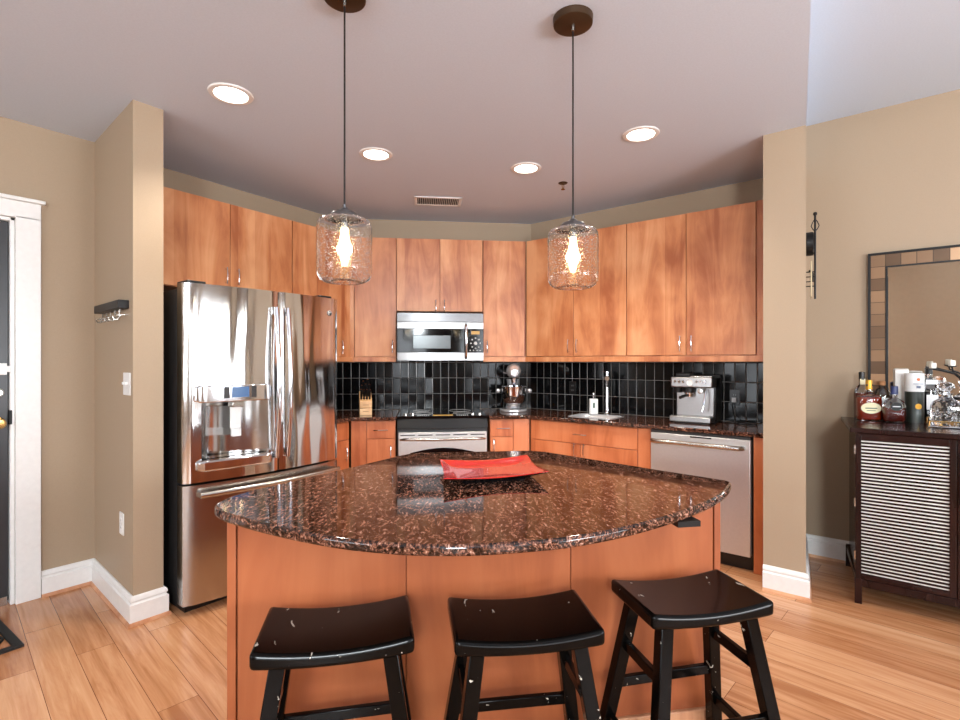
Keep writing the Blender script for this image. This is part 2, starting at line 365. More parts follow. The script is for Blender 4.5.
# ---------------------------------------------------------------- mesh helpers
class B:
    def __init__(s): s.bm = bmesh.new()
    def box(s, x0, x1, y0, y1, z0, z1, mat=None):
        vs = [s.bm.verts.new(p) for p in ((x0, y0, z0), (x1, y0, z0), (x1, y1, z0), (x0, y1, z0), (x0, y0, z1), (x1, y0, z1), (x1, y1, z1), (x0, y1, z1))]
        if mat is not None:
            for v in vs: v.co = mat @ v.co
        for f in ((0, 3, 2, 1), (4, 5, 6, 7), (0, 1, 5, 4), (1, 2, 6, 5), (2, 3, 7, 6), (3, 0, 4, 7)):
            s.bm.faces.new([vs[i] for i in f])
        return s
    def hexa(s, lo, hi):      # lo, hi: 4 points each, counter-clockwise seen from above
        vs = [s.bm.verts.new(p) for p in list(lo) + list(hi)]
        for f in ((0, 3, 2, 1), (4, 5, 6, 7), (0, 1, 5, 4), (1, 2, 6, 5), (2, 3, 7, 6), (3, 0, 4, 7)):
            s.bm.faces.new([vs[i] for i in f])
        return s
    def prism(s, poly, z0, z1, holes=()):
        loops = [poly] + list(holes); es = []; base = []
        for lp in loops:
            vs = [s.bm.verts.new((p[0], p[1], z0)) for p in lp]; base.append(vs)
            for i in range(len(vs)): es.append(s.bm.edges.new((vs[i], vs[(i + 1) % len(vs)])))
        if holes: faces = [g for g in bmesh.ops.triangle_fill(s.bm, edges=es, use_beauty=True)['geom'] if isinstance(g, bmesh.types.BMFace)]
        else: faces = [s.bm.faces.new(base[0])]
        r = bmesh.ops.extrude_face_region(s.bm, geom=faces)
        for v in [g for g in r['geom'] if isinstance(g, bmesh.types.BMVert)]: v.co.z = z1
        bmesh.ops.recalc_face_normals(s.bm, faces=s.bm.faces)
        return s
    def profile_x(s, poly, x0, x1):   # poly in (y,z) swept along x
        a = [s.bm.verts.new((x0, p[0], p[1])) for p in poly]; b = [s.bm.verts.new((x1, p[0], p[1])) for p in poly]
        n = len(poly)
        s.bm.faces.new(a); s.bm.faces.new(b[::-1])
        for i in range(n): s.bm.faces.new((a[i], b[i], b[(i + 1) % n], a[(i + 1) % n]))
        bmesh.ops.recalc_face_normals(s.bm, faces=s.bm.faces)
        return s
    def tube(s, pts, r, n=10, close=False):
        pts = [Vector(p) for p in pts]; rings = []
        rr = r if isinstance(r, (list, tuple)) else [r] * len(pts)
        L = len(pts); prev = None
        for i, p in enumerate(pts):
            if close: d = (pts[(i + 1) % L] - pts[i - 1]).normalized()
            else: d = (pts[min(i + 1, L - 1)] - pts[max(i - 1, 0)]).normalized()
            if prev is None:
                up = Vector((0, 0, 1)) if abs(d.z) < .9 else Vector((1, 0, 0))
                a = d.cross(up).normalized()
            else:
                a = (prev - d * prev.dot(d)).normalized()
            prev = a; c = d.cross(a)
            rings.append([s.bm.verts.new(p + (a * math.cos(2 * PI * j / n) + c * math.sin(2 * PI * j / n)) * rr[i]) for j in range(n)])
        rng = range(L if close else L - 1)
        for i in rng:
            A, Bq = rings[i], rings[(i + 1) % L]
            for j in range(n): s.bm.faces.new((A[j], A[(j + 1) % n], Bq[(j + 1) % n], Bq[j]))
        if not close:
            s.bm.faces.new(rings[0][::-1]); s.bm.faces.new(rings[-1])
        return s
    def lathe(s, prof, c=(0, 0, 0), n=32, mat=None, close=False):
        c = Vector(c); rings = []
        for r, z in prof:
            if r < 1e-6: rings.append([s.bm.verts.new(c + Vector((0, 0, z)))])
            else: rings.append([s.bm.verts.new(c + Vector((r * math.cos(2 * PI * j / n), r * math.sin(2 * PI * j / n), z))) for j in range(n)])
        m = len(rings)
        for i in range(m if close else m - 1):
            A, Bq = rings[i], rings[(i + 1) % m]
            for j in range(n):
                a0, a1 = A[j % len(A)], A[(j + 1) % len(A)]; b0, b1 = Bq[j % len(Bq)], Bq[(j + 1) % len(Bq)]
                vs = []
                for v in (a0, a1, b1, b0):
                    if v not in vs: vs.append(v)
                if len(vs) > 2:
                    try: s.bm.faces.new(vs)
                    except ValueError: pass
        if mat is not None:
            for ring in rings:
                for v in ring: v.co = mat @ v.co
        bmesh.ops.recalc_face_normals(s.bm, faces=s.bm.faces)
        return s
    def ball(s, c, r, sc=(1, 1, 1), n=20):
        pr = [(r * math.sin(PI * i / 12) * 1.0, -r * math.cos(PI * i / 12)) for i in range(13)]
        pr[0] = (0, -r); pr[-1] = (0, r)
        m = Matrix.Translation(c) @ Matrix.Diagonal((sc[0], sc[1], sc[2], 1))
        return s.lathe(pr, (0, 0, 0), n, m)

def obj(name, b, mat, parent=None, bev=0.0, smooth=True, seg=2, kind=None):
    me = bpy.data.meshes.new(name)
    bmesh.ops.remove_doubles(b.bm, verts=b.bm.verts, dist=1e-6) if False else None
    b.bm.normal_update(); b.bm.to_mesh(me); b.bm.free()
    if smooth:
        me.polygons.foreach_set('use_smooth', [True] * len(me.polygons))
        me.set_sharp_from_angle(angle=R(38))
    o = bpy.data.objects.new(name, me); COL.objects.link(o)
    me.materials.append(M[mat] if isinstance(mat, str) else mat)
    if parent: o.parent = parent
    if bev:
        md = o.modifiers.new('bevel', 'BEVEL'); md.width = bev; md.segments = seg; md.limit_method = 'ANGLE'; md.angle_limit = R(40)
        md.harden_normals = False
    if kind: o['kind'] = kind
    return o

def thing(name, label, cat, loc=(0, 0, 0), rz=0, group=None):
    o = bpy.data.objects.new(name, None); COL.objects.link(o)
    o.empty_display_size = .1
    o.location = loc; o.rotation_euler = (0, 0, R(rz)); o['label'] = label; o['category'] = cat
    if group: o['group'] = group
    return o
def tag(o, label, cat, group=None, kind=None):
    o['label'] = label; o['category'] = cat
    if group: o['group'] = group
    if kind: o['kind'] = kind
    return o
def struct(name, b, mat, label, parent=None, bev=0):
    o = obj(name, b, mat, parent, bev)
    if not parent:
        o['kind'] = 'structure'; o['label'] = label; o['category'] = name.split('_')[0]
    return o
def kids(o): return [c for c in bpy.data.objects if c.parent == o]
def dup(root, loc, rz, label):
    r = root.copy(); COL.objects.link(r); r.location = loc; r.rotation_euler = (0, 0, R(rz)); r['label'] = label
    for ch in kids(root):
        c = ch.copy(); COL.objects.link(c); c.parent = r
        for g in kids(ch):
            d = g.copy(); COL.objects.link(d); d.parent = c
    return r
def AB(a, b): return ((a + b) * K, (b - a) * K)

# ================================================================ SETTING
CEIL, HIGH = 2.743, 3.05
WX = 4.31                      # right wall plane
def lw(x): return 3.995 + (x - 1.3) * .084    # kitchen left wall (slightly turned)
LCX = (7.10 - 3.995 + .1092) / 1.084; LCY = 7.10 - LCX      # corner left wall / range wall
struct('floor', B().box(-3.6, 4.6, -4.8, 4.5, -.05, 0), 'floor', 'orange-brown wide plank wood floor')
# entry wall with door opening
DX0, DX1, DZ = -.30, .634, 2.19
YE = 3.88
b = B(); b.box(-3.6, DX0, YE, YE + .15, 0, CEIL); b.box(DX1, 1.12, YE, YE + .15, 0, CEIL); b.box(DX0, DX1, YE, YE + .15, DZ, CEIL)
struct('wall_entry', b, 'wall', 'tan painted wall around the black entry door')
b = B(); b.hexa([(.968, 3.09, 0), (1.112, 3.09, 0), (1.112, YE, 0), (1.008, YE, 0)], [(.968, 3.09, CEIL), (1.112, 3.09, CEIL), (1.112, YE, CEIL), (1.008, YE, CEIL)])
struct('wall_wing_left', b, 'wall', 'tan wing wall left of the refrigerator')
# kitchen walls
b = B(); b.hexa([(1.107, lw(1.107), 0), (LCX, LCY, 0), (LCX, LCY + .15, 0), (1.107, lw(1.107) + .15, 0)],
               [(1.107, lw(1.107), CEIL), (LCX, LCY, CEIL), (LCX, LCY + .15, CEIL), (1.107, lw(1.107) + .15, CEIL)])
struct('wall_kitchen_left', b, 'wall', 'tan kitchen wall behind the refrigerator')
b = B(); b.hexa([(LCX, LCY, 0), (WX, 2.79, 0), (WX + .15, 2.94, 0), (LCX + .1, LCY + .15, 0)],
               [(LCX, LCY, CEIL), (WX, 2.79, CEIL), (WX + .15, 2.94, CEIL), (LCX + .1, LCY + .15, CEIL)])
struct('wall_range', b, 'wall', 'tan diagonal wall behind the range')
struct('wall_right', B().box(WX, WX + .15, -4.8, 2.85, 0, HIGH), 'wall', 'tan wall on the right behind the mirror and sink')
# wing wall right: side face points at the viewer's end, as in the room
b = B(); b.hexa([(3.50, .38, 0), (WX, .478, 0), (WX, .60, 0), (3.50, .60, 0)], [(3.50, .38, CEIL), (WX, .478, CEIL), (WX, .60, CEIL), (3.50, .60, CEIL)])
struct('wall_wing_right', b, 'wall', 'tan wing wall right of the dishwasher')
# rear and left walls behind the camera, with window openings
b = B()
WZ0, WZ1 = .75, 2.35
rear = [(-2.6, -.9), (.2, 1.7), (2.2, 3.7)]
x = -3.6
for x0, x1 in rear:
    b.box(x, x0, -4.8, -4.65, 0, HIGH); b.box(x0, x1, -4.8, -4.65, 0, WZ0); b.box(x0, x1, -4.8, -4.65, WZ1, HIGH); x = x1
b.box(x, WX, -4.8, -4.65, 0, HIGH)
struct('wall_rear', b, 'wall', 'tan wall behind the camera with three windows')
b = B(); side = [(-3.6, -1.9), (1.0, 3.0)]
y = -4.65
for y0, y1 in side:
    b.box(-3.6, -3.45, y, y0, 0, HIGH); b.box(-3.6, -3.45, y0, y1, 0, WZ0); b.box(-3.6, -3.45, y0, y1, WZ1, HIGH); y = y1
b.box(-3.6, -3.45, y, YE, 0, HIGH)
struct('wall_left', b, 'wall', 'tan wall left of the camera with two windows')
# ceilings: lower kitchen ceiling with a drop edge running from the right wing wall past the camera
def edge(x): return .38 + (x - 3.5) * .1215
poly = [(-3.6, edge(-3.6)), (WX, edge(WX)), (WX, 2.82), (LCX + .05, LCY + .1), (1.1, lw(1.1) + .12), (1.1, YE + .1), (-3.6, YE + .1)]
struct('ceiling', B().prism(poly, CEIL, HIGH + .05), 'ceiling', 'pale grey painted kitchen ceiling')
struct('ceiling_high', B().prism([(-3.6, -4.8), (WX + .1, -4.8), (WX + .1, edge(WX)), (-3.6, edge(-3.6))], HIGH, HIGH + .05), 'ceiling', 'pale grey higher ceiling at the right')
# windows
n = 1
def window(n, horizontal, a0, a1):
    w = B(); t = .06
    def bx(u0, u1, z0, z1, d0, d1):
        if horizontal: w.box(u0, u1, -4.72 + d0, -4.72 + d1, z0, z1)
        else: w.box(-3.52 + d0, -3.52 + d1, u0, u1, z0, z1)
    bx(a0, a1, WZ0, WZ0 + t, 0, .07); bx(a0, a1, WZ1 - t, WZ1, 0, .07); bx(a0, a0 + t, WZ0, WZ1, 0, .07); bx(a1 - t, a1, WZ0, WZ1, 0, .07)
    mid = (a0 + a1) / 2; bx(mid - .025, mid + .025, WZ0, WZ1, 0, .06); zm = (WZ0 + WZ1) / 2; bx(a0, a1, zm - .025, zm + .025, 0, .06)
    o = struct('window_%d' % n, w, 'white', 'white framed window behind the camera')
    g = B()
    if horizontal: g.box(a0, a1, -4.735, -4.725, WZ0, WZ1)
    else: g.box(-3.535, -3.525, a0, a1, WZ0, WZ1)
    obj('window_pane', g, 'pane', o)
for a0, a1 in rear: window(n, True, a0, a1); n += 1
for a0, a1 in side: window(n, False, a0, a1); n += 1

# baseboards
def baseboard(name, pts, label, h=.15):
    """pts: polyline of the wall foot; board grows to the right-hand side of the walking direction"""
    prof = [(0, .018), (.020, .018), (.020, h - .042), (.011, h - .036), (.011, h - .030), (.016, h - .024), (.014, h - .008), (.006, h), (0, h)]
    shoe = [(0, 0), (.03, 0), (.03, .008), (.024, .018), (0, .018)]
    def sweep(profile):
        w = B(); P = [Vector((p[0], p[1])) for p in pts]; rings = []
        for i, p in enumerate(P):
            ds = []
            if i > 0: ds.append((P[i] - P[i - 1]).normalized())
            if i < len(P) - 1: ds.append((P[i + 1] - P[i]).normalized())
            ns = [Vector((d.y, -d.x)) for d in ds]
            if len(ns) == 2:
                m = (ns[0] + ns[1]).normalized(); m = m / max(.3, m.dot(ns[0]))
            else: m = ns[0]
            rings.append([w.bm.verts.new((p.x + m.x * o, p.y + m.y * o, z)) for o, z in profile])
        k = len(profile)
        for A, Q in zip(rings, rings[1:]):
            for j in range(k): w.bm.faces.new((A[j], A[(j + 1) % k], Q[(j + 1) % k], Q[j]))
        w.bm.faces.new(rings[0]); w.bm.faces.new(rings[-1][::-1])
        bmesh.ops.recalc_face_normals(w.bm, faces=w.bm.faces)
        return w
    o = struct(name, sweep(prof), 'white', label)
    s = obj('shoe_moulding', sweep(shoe), 'shoe', o)
    return o
baseboard('baseboard_left', [(.748, YE), (1.008, YE), (.968, 3.09), (1.112, 3.09), (1.112, 3.17)], 'white baseboard wrapping the left wing wall')
baseboard('baseboard_right', [(3.50, .60), (3.50, .38), (WX, .478), (WX, -4.6)], 'white baseboard wrapping the right wing wall')
baseboard('baseboard_rear', [(WX, -4.65), (-3.45, -4.65), (-3.45, YE), (-.42, YE)], 'white baseboard behind the camera')

# entry door, casing
b = B(); b.box(DX1, .746, YE - .02, YE, 0, 2.20); b.box(DX0 - .11, DX0, YE - .02, YE, 0, 2.20); b.box(DX0 - .11, .746, YE - .02, YE, 2.19, 2.285)
b.box(DX0 - .13, .762, YE - .045, YE, 2.285, 2.305)
b.box(DX1 - .02, DX1, YE, YE + .13, 0, 2.19); b.box(DX0, DX0 + .02, YE, YE + .13, 0, 2.19); b.box(DX0, DX1, YE, YE + .13, 2.17, 2.19)
struct('trim_1', b, 'white', 'white door casing with cap moulding at the left edge', bev=.003)
door = struct('door_1', B().box(DX0 + .022, DX1 - .022, YE + .03, YE + .075, .02, 2.168), 'doorblack', 'black entry door at the left edge', bev=.004)
p = B().box(DX0 + .14, DX1 - .14, YE + .022, YE + .03, .25, .95); p.box(DX0 + .14, DX1 - .14, YE + .022, YE + .03, 1.15, 2.0)
obj('door_panel', p, 'doorblack', door, bev=.006)
p = B(); p.lathe([(0, 0), (.034, 0), (.034, .008), (.03, .012), (.011, .014), (.011, .035), (.026, .045), (.03, .06), (.022, .07), (0, .072)], n=24, mat=Matrix.Translation((.565, YE + .03, 1.03)) @ Matrix.Rotation(R(90), 4, 'X'))
obj('door_knob', p, 'brass', door)
p = B(); p.lathe([(0, 0), (.026, 0), (.026, .012), (.018, .02), (0, .02)], n=24, mat=Matrix.Translation((.566, YE + .03, 1.2)) @ Matrix.Rotation(R(90), 4, 'X'))
obj('deadbolt', p, 'nickel', door)
p = B().box(.562, .602, YE + .005, YE + .03, 1.30, 1.365); p.box(.60, .616, YE - .005, YE + .03, 1.315, 1.35)
obj('swing_latch', p, 'white', door, bev=.003)
obj('door_sweep', B().box(DX0 + .03, DX1 - .03, YE + .015, YE + .03, .0, .05), 'nickel', door, bev=.002)
p = B().box(DX1 - .024, DX1 - .012, YE - .002, YE + .03, 1.02, 1.10)
obj('strike_plate', p, 'iron', door)

# backsplash tile (structure)
def splash(name, x, y, rz, w, label):
    o = struct(name, B().box(0, w, -.009, 0, .0, .50), 'tile', label); o.location = (x, y, .9145); o.rotation_euler = (0, 0, R(rz)); return o
Wd = math.hypot(WX - LCX, 2.79 - LCY)
splash('trim_2', LCX, LCY, -45, Wd, 'black upright tile backsplash behind the range')
splash('trim_3', WX, 2.79, -90, 2.79 - .60, 'black upright tile backsplash behind the sink')
ang = math.degrees(math.atan(.084))
splash('trim_4', 2.05, lw(2.05), ang, math.hypot(LCX - 2.05, LCY - lw(2.05)), 'black upright tile backsplash left of the range')

# ================================================================ CABINETS
def pull(x, z, v, y0=-.02, L=.115):
    w = B(); r = .0045; h = L / 2
    pts = []
    for i in range(9):
        t = -1 + i / 4.0
        off = -.022 - .008 * (1 - t * t)
        pts.append((x, y0 + off, z + t * h) if v else (x + t * h, y0 + off, z))
    w.tube(pts, r, 8)
    for s in (-.8, .8):
        if v: w.tube([(x, y0, z + s * h), (x, y0 - .026, z + s * h)], r, 8)
        else: w.tube([(x + s * h, y0, z), (x + s * h, y0 - .026, z)], r, 8)
    return w

def cabinet(name, label, loc, rz, w, d, z0, z1, fronts, mat='cab', toe=False, rail=False, filler=None, group=None, bodymat=None, well=None):
    """fronts: (kind, x0, x1, z0, z1, handle x, handle z, vertical)"""
    t = thing(name, label, 'cabinet', (loc[0], loc[1], 0), rz, group)
    bb = B()
    if toe:
        bb.box(0, w, .09, d, 0, .10)
        if well:   # open top for the sink bowl
            bb.box(0, w, .02, d, .10, well); bb.box(0, .04, .02, d, well, z1); bb.box(w - .04, w, .02, d, well, z1); bb.box(.04, w - .04, .02, .04, well, z1)
        else: bb.box(0, w, .02, d, .10, z1)
    else: bb.box(0, w, .02, d, z0, z1)
    obj('body', bb, bodymat or mat, t)
    for k, x0, x1, a, c, hx, hz, v in fronts:
        f = obj(k, B().box(x0 + .0022, x1 - .0022, 0, .0192, a, c), mat, t, bev=.0015)
        if hx is not None: obj('handle', pull(hx, hz, v, 0.0), 'chrome', f)
    if rail: obj('light_rail', B().box(0, w, -.010, .012, z0 - .038, z0 + .005), mat, t, bev=.002)
    if filler: 
        for x0, x1 in filler: obj('filler_strip', B().box(x0, x1, .004, .0195, z0 if not toe else .10, z1), mat, t)
    return t

UZ0, UZ1 = 1.412, 2.49
ux, uy = math.cos(R(ang)), math.sin(R(ang))
def LP(x): return (x, 3.60 + (x - 1.3) * .084)      # upper door plane of left run
def lx(x, x0): return (x - x0) / ux
# over the refrigerator
x0 = 1.115; 
cabinet('wall_cabinet', 'two-door wall cabinet above the refrigerator', LP(x0), ang, lx(2.243, x0), .385, 1.86, UZ1,
        [('door', lx(1.20, x0), lx(1.735, x0), 1.865, UZ1 - .005, lx(1.70, x0), 1.975, True), ('door', lx(1.735, x0), lx(2.240, x0), 1.865, UZ1 - .005, lx(1.785, x0), 1.975, True)])
x0 = 2.246
cabinet('wall_cabinet', 'tall single-door wall cabinet just right of the refrigerator top', LP(x0), ang, lx(2.85, x0), .385, UZ0, UZ1,
        [('door', 0, lx(2.775, x0), UZ0 + .012, UZ1 - .005, lx(2.73, x0), 1.50, True)], rail=True)
# diagonal run (b = 4.67)
BU = 4.672
def DU(a): return AB(a, BU)
ac = -.60
cabinet('wall_cabinet', 'single-door wall cabinet directly left of the microwave', DU(ac), -45, ac * -1 - .232, .335, UZ0, UZ1,
        [('door', .0, .372 - .004, UZ0 + .012, UZ1 - .005, .335, 1.51, True)], rail=True)
t = obj('filler_post', B().box(-.052, -.002, .0, .03, UZ0 - .04, UZ1), 'cab'); x, y = DU(ac); t.location = (x, y, 0); t.rotation_euler = (0, 0, R(-45))
tag(t, 'narrow upright maple filler post in the left wall cabinet corner', 'filler strip')
cabinet('wall_cabinet', 'short two-door wall cabinet above the microwave', DU(-.229), -45, .78, .335, 1.83, UZ1,
        [('door', 0, .389, 1.832, UZ1 - .005, .352, 1.875, True), ('door', .389, .78, 1.832, UZ1 - .005, .428, 1.875, True)])
cabinet('wall_cabinet', 'single-door wall cabinet directly right of the microwave', DU(.555), -45, .40, .335, UZ0, UZ1,
        [('door', 0, .385, UZ0 + .012, UZ1 - .005, .036, 1.51, True)], rail=True)
# right run, faces at X = 3.975
XU = 3.975
def RU(y): return (XU, y)
cabinet('wall_cabinet', 'two-door wall cabinet above the sink, behind the right pendant', RU(2.635), -90, 2.635 - 1.662, .325, UZ0, UZ1,
        [('door', .01, 2.635 - 2.14, UZ0 + .012, UZ1 - .005, .455, 1.51, True), ('door', 2.635 - 2.14, .973, UZ0 + .012, UZ1 - .005, .535, 1.51, True)], rail=True)
cabinet('wall_cabinet', 'two-door wall cabinet above the espresso machine', RU(1.660), -90, 1.660 - .66, .325, UZ0, UZ1,
        [('door', 0, 1.660 - 1.195, UZ0 + .012, UZ1 - .005, .425, 1.51, True), ('door', 1.660 - 1.195, 1.660 - .725, UZ0 + .012, UZ1 - .005, .508, 1.51, True)], rail=True, filler=[(.94, 1.0)])
# base cabinets
BZ = .884
def LB(x): return (x, 3.493 + (x - 2.66) * .084)
x0 = 2.17
cabinet('base_cabinet', 'base cabinet with drawer and door between refrigerator and corner', LB(x0), ang, lx(2.652, x0), .56, .1, BZ,
        [('drawer', 0, lx(2.645, x0), .735, .875, lx(2.42, x0), .805, False), ('door', 0, lx(2.645, x0), .115, .73, lx(2.60, x0), .62, True)], mat='cabdark', toe=True)
BB = 4.35
def DB(a): return AB(a, BB)
cabinet('base_cabinet', 'base cabinet with drawer and door directly left of the range', DB(-.585), -45, .585 - .222, .60, .1, BZ,
        [('drawer', .125, .36, .735, .875, .243, .806, False), ('door', .125, .36, .115, .73, .325, .62, True)], mat='cabdark', toe=True, filler=[(0, .122)])
cabinet('base_cabinet', 'narrow base cabinet with drawer and door directly right of the range', DB(.577), -45, .345, .60, .1, BZ,
        [('drawer', .0, .20, .735, .875, .112, .806, False), ('door', .0, .20, .115, .73, .03, .66, True)], mat='cabdark', toe=True, filler=[(.203, .335)])
XB = 3.73
cabinet('base_cabinet', 'wide sink base cabinet with one long false drawer over two doors', (XB, 2.43), -90, 2.43 - 1.372, .555, .1, BZ,
        [('drawer', .015, 2.43 - 1.472, .715, .875, .49, .79, False), ('door', .015, .485, .115, .71, .44, .66, True), ('door', .485, 2.43 - 1.472, .115, .71, .525, .66, True)],
        mat='cabdark', toe=True, filler=[(2.43 - 1.468, 1.058)], well=.66)
o = obj('end_panel', B().box(3.715, WX - .01, .632, .692, 0, BZ), 'cabdark', bev=.002)
tag(o, 'upright maple end panel between dishwasher and right wing wall', 'cabinet panel')
# worktops
CB = 4.322
def on_left(x): return (x, 3.463 + (x - 2.66) * .084)
# intersection of the left counter front with b = CB : x + y = CB*sqrt2
S = CB * math.sqrt(2); xi = (S - 3.463 + 2.66 * .084) / 1.084
LWX = 2.17
poly = [on_left(LWX), (xi, S - xi), AB(-.214, CB), AB(-.214, 5.008), (LCX - .004, LCY - .012), (LWX, lw(LWX) - .012)]
o = obj('countertop', B().prism(poly, BZ, .914), 'granite2', bev=.006)
tag(o, 'brown-black granite countertop left of the range, under the knife block', 'countertop')
poly = [AB(.565, 5.008), AB(.565, CB), (3.70, S - 3.70), (3.70, .628), (WX - .012, .628), (WX - .012, 2.785 - .012)]
cx_, cy_, hx_, hy_ = 3.99, 1.935, .15, .195
hole = []
for sx_, sy_, a0 in ((1, 1, 0), (-1, 1, 90), (-1, -1, 180), (1, -1, 270)):
    for i in range(6):
        a = R(a0 + 18 * i); rr = .07
        hole.append((cx_ + sx_ * (hx_ - rr) + rr * math.cos(a), cy_ + sy_ * (hy_ - rr) + rr * math.sin(a)))
o = obj('countertop', B().prism(poly, BZ, .914, [hole]), 'granite2', bev=.006)
tag(o, 'long brown-black granite countertop around the sink, right of the range', 'countertop')
# sink
t = thing('sink', 'stainless undermount sink set into the right countertop', 'sink', (cx_, cy_, .70))
w = B(); rings = []
for z, k_ in ((.215, .99), (.17, .985), (.03, .93), (0, .8)):
    rings.append([w.bm.verts.new(((p[0] - cx_) * k_, (p[1] - cy_) * k_, z)) for p in hole])
for A, Q in zip(rings, rings[1:]):
    for j in range(len(A)): w.bm.faces.new((A[j], A[(j + 1) % len(A)], Q[(j + 1) % len(A)], Q[j]))
w.bm.faces.new(rings[-1])
o = obj('basin', w, 'satin', t); md = o.modifiers.new('solid', 'SOLIDIFY'); md.thickness = .0015
ri = [(p[0] - cx_, p[1] - cy_) for p in hole]; ro = [(p[0] * 1.09, p[1] * 1.06) for p in ri]
obj('rim', B().prism(ro, .214, .2175, [[(p[0] * .985, p[1] * .985) for p in ri]]), 'satin', t, bev=.001)
obj('drain', B().lathe([(0, .004), (.04, .004), (.045, .001)], n=20), 'nickel', t)
# faucet
t = thing('faucet', 'tall chrome single-post kitchen faucet behind the sink', 'faucet', (4.20, 1.93, .914), 38.6)
obj('post', B().lathe([(0, 0), (.03, 0), (.03, .008), (.02, .02), (.018, .05), (.018, .36), (.02, .362), (.02, .375), (0, .377)], n=20), 'chrome', t)
obj('spout', B().tube([(-.0, .0, .235), (-.05, .012, .29), (-.075, .018, .325)], [.011, .012, .017], 12), 'chrome', t)
obj('spray_head', B().tube([(-.06, .014, .318), (-.10, .026, .318)], [.022, .019], 14), 'chrome', t)
obj('lever', B().tube([(0, 0, .36), (-.03, .04, .375)], .006, 8), 'chrome', t)
# soap bottle
t = thing('soap_bottle', 'white rectangular soap dispenser left of the faucet', 'soap dispenser', (4.16, 2.04, .914), -50)
obj('bottle', B().box(-.036, .036, -.022, .022, 0, .135), 'whitepaper', t, bev=.006)
obj('label', B().box(-.010, .006, -.0232, -.0222, .055, .10), 'greenlabel', t)
obj('pump', B().tube([(0, 0, .135), (0, 0, .175)], .009, 10).tube([(0, 0, .178), (-.006, -.03, .178)], .006, 8).tube([(0, 0, .17), (0, 0, .19)], .012, 10), 'chrome', t)

# ================================================================ RANGE
t = thing('range', 'stainless slide-in electric range with black glass cooktop', 'range', AB(-.209, 4.31) + (0,), -45)
RW = .765
obj('body', B().box(.004, RW - .004, .05, .65, .08, .87), 'darksteel', t)
w = B().box(.0, RW, .03, .68, .895, .918)
obj('cooktop', w, 'blackgloss', t, bev=.003)
# curved black control panel
def bowed(x0, x1, z0, z1, yb, bow, y0=0, n=16, top_out=0):
    w = B(); cx = (x0 + x1) / 2; h = (x1 - x0) / 2
    lo, hi = [], []
    F0, F1, Bk0, Bk1 = [], [], [], []
    for i in range(n + 1):
        x = x0 + (x1 - x0) * i / n; y = y0 - bow * (1 - ((x - cx) / h) ** 2)
        F0.append(w.bm.verts.new((x, y, z0))); F1.append(w.bm.verts.new((x, y + top_out, z1)))
        Bk0.append(w.bm.verts.new((x, yb, z0))); Bk1.append(w.bm.verts.new((x, yb, z1)))
    for i in range(n):
        w.bm.faces.new((F0[i], F0[i + 1], F1[i + 1], F1[i])); w.bm.faces.new((Bk0[i + 1], Bk0[i], Bk1[i], Bk1[i + 1]))
        w.bm.faces.new((F1[i], F1[i + 1], Bk1[i + 1], Bk1[i])); w.bm.faces.new((F0[i + 1], F0[i], Bk0[i], Bk0[i + 1]))
    w.bm.faces.new((F0[0], F1[0], Bk1[0], Bk0[0])); w.bm.faces.new((F1[-1], F0[-1], Bk0[-1], Bk1[-1]))
    return w
obj('control_panel', bowed(.0, RW, .815, .895, .06, .035, .02, top_out=.03), 'black', t, bev=.003)
for x in (.07, .13, .64, .70): obj('knob', B().lathe([(0, .02), (.016, .02), (.019, 0)], (x, .075, .918), 14), 'nickel', t)
obj('clock_display', B().box(.30, .47, .05, .105, .918, .921), 'amber', t)
for i in range(6):
    for x in (.17, .50): obj('button', B().box(x + i * .018, x + .008 + i * .018, .06, .068, .918, .922), 'grey', t)
for x, y, r in ((.2, .25, .1), (.56, .25, .08), (.2, .5, .075), (.56, .5, .1)):
    w = B(); w.tube([(x + r * math.cos(R(a)), y + r * math.sin(R(a)), .9185) for a in range(0, 360, 15)], .0012, 4, close=True)
    obj('burner_ring', w, 'grey', t)
dr = obj('oven_door', B().box(.012, RW - .012, .0, .05, .22, .785), 'steellight', t, bev=.004)
w = B()
for i in range(5): w.box(.03 + i * .146, .15 + i * .146, -.001, .01, .758, .766)
obj('vent_slot', w, 'black', dr)
obj('handle', B().tube([(.03, -.02, .728)] + [(.06 + i * .0645, -.045 - .02 * math.sin(PI * i / 10), .735) for i in range(11)] + [(RW - .03, -.02, .728)], [.008] + [.012] * 11 + [.008], 10).tube([(.05, 0, .73), (.05, -.04, .733)], .008, 8).tube([(RW - .05, 0, .73), (RW - .05, -.04, .733)], .008, 8), 'nickel', dr)
w = B(); poly = [(.11, .32), (.655, .32), (.655, .615)] + [(.655 - i * .0545, .615 + .04 * math.sin(PI * i / 10)) for i in range(1, 10)] + [(.11, .615)]
w2 = B(); vs0 = [w2.bm.verts.new((p[0], -.002, p[1])) for p in poly]; vs1 = [w2.bm.verts.new((p[0], .01, p[1])) for p in poly]
w2.bm.faces.new(vs0)
for i in range(len(poly)): w2.bm.faces.new((vs0[i], vs1[i], vs1[(i + 1) % len(poly)], vs0[(i + 1) % len(poly)]))
obj('oven_window', w2, 'blackgloss', dr)
obj('drawer', B().box(.012, RW - .012, .0, .05, .085, .215), 'steel', t, bev=.004)
obj('foot_base', B().box(.03, RW - .03, .08, .6, 0, .08), 'black', t)

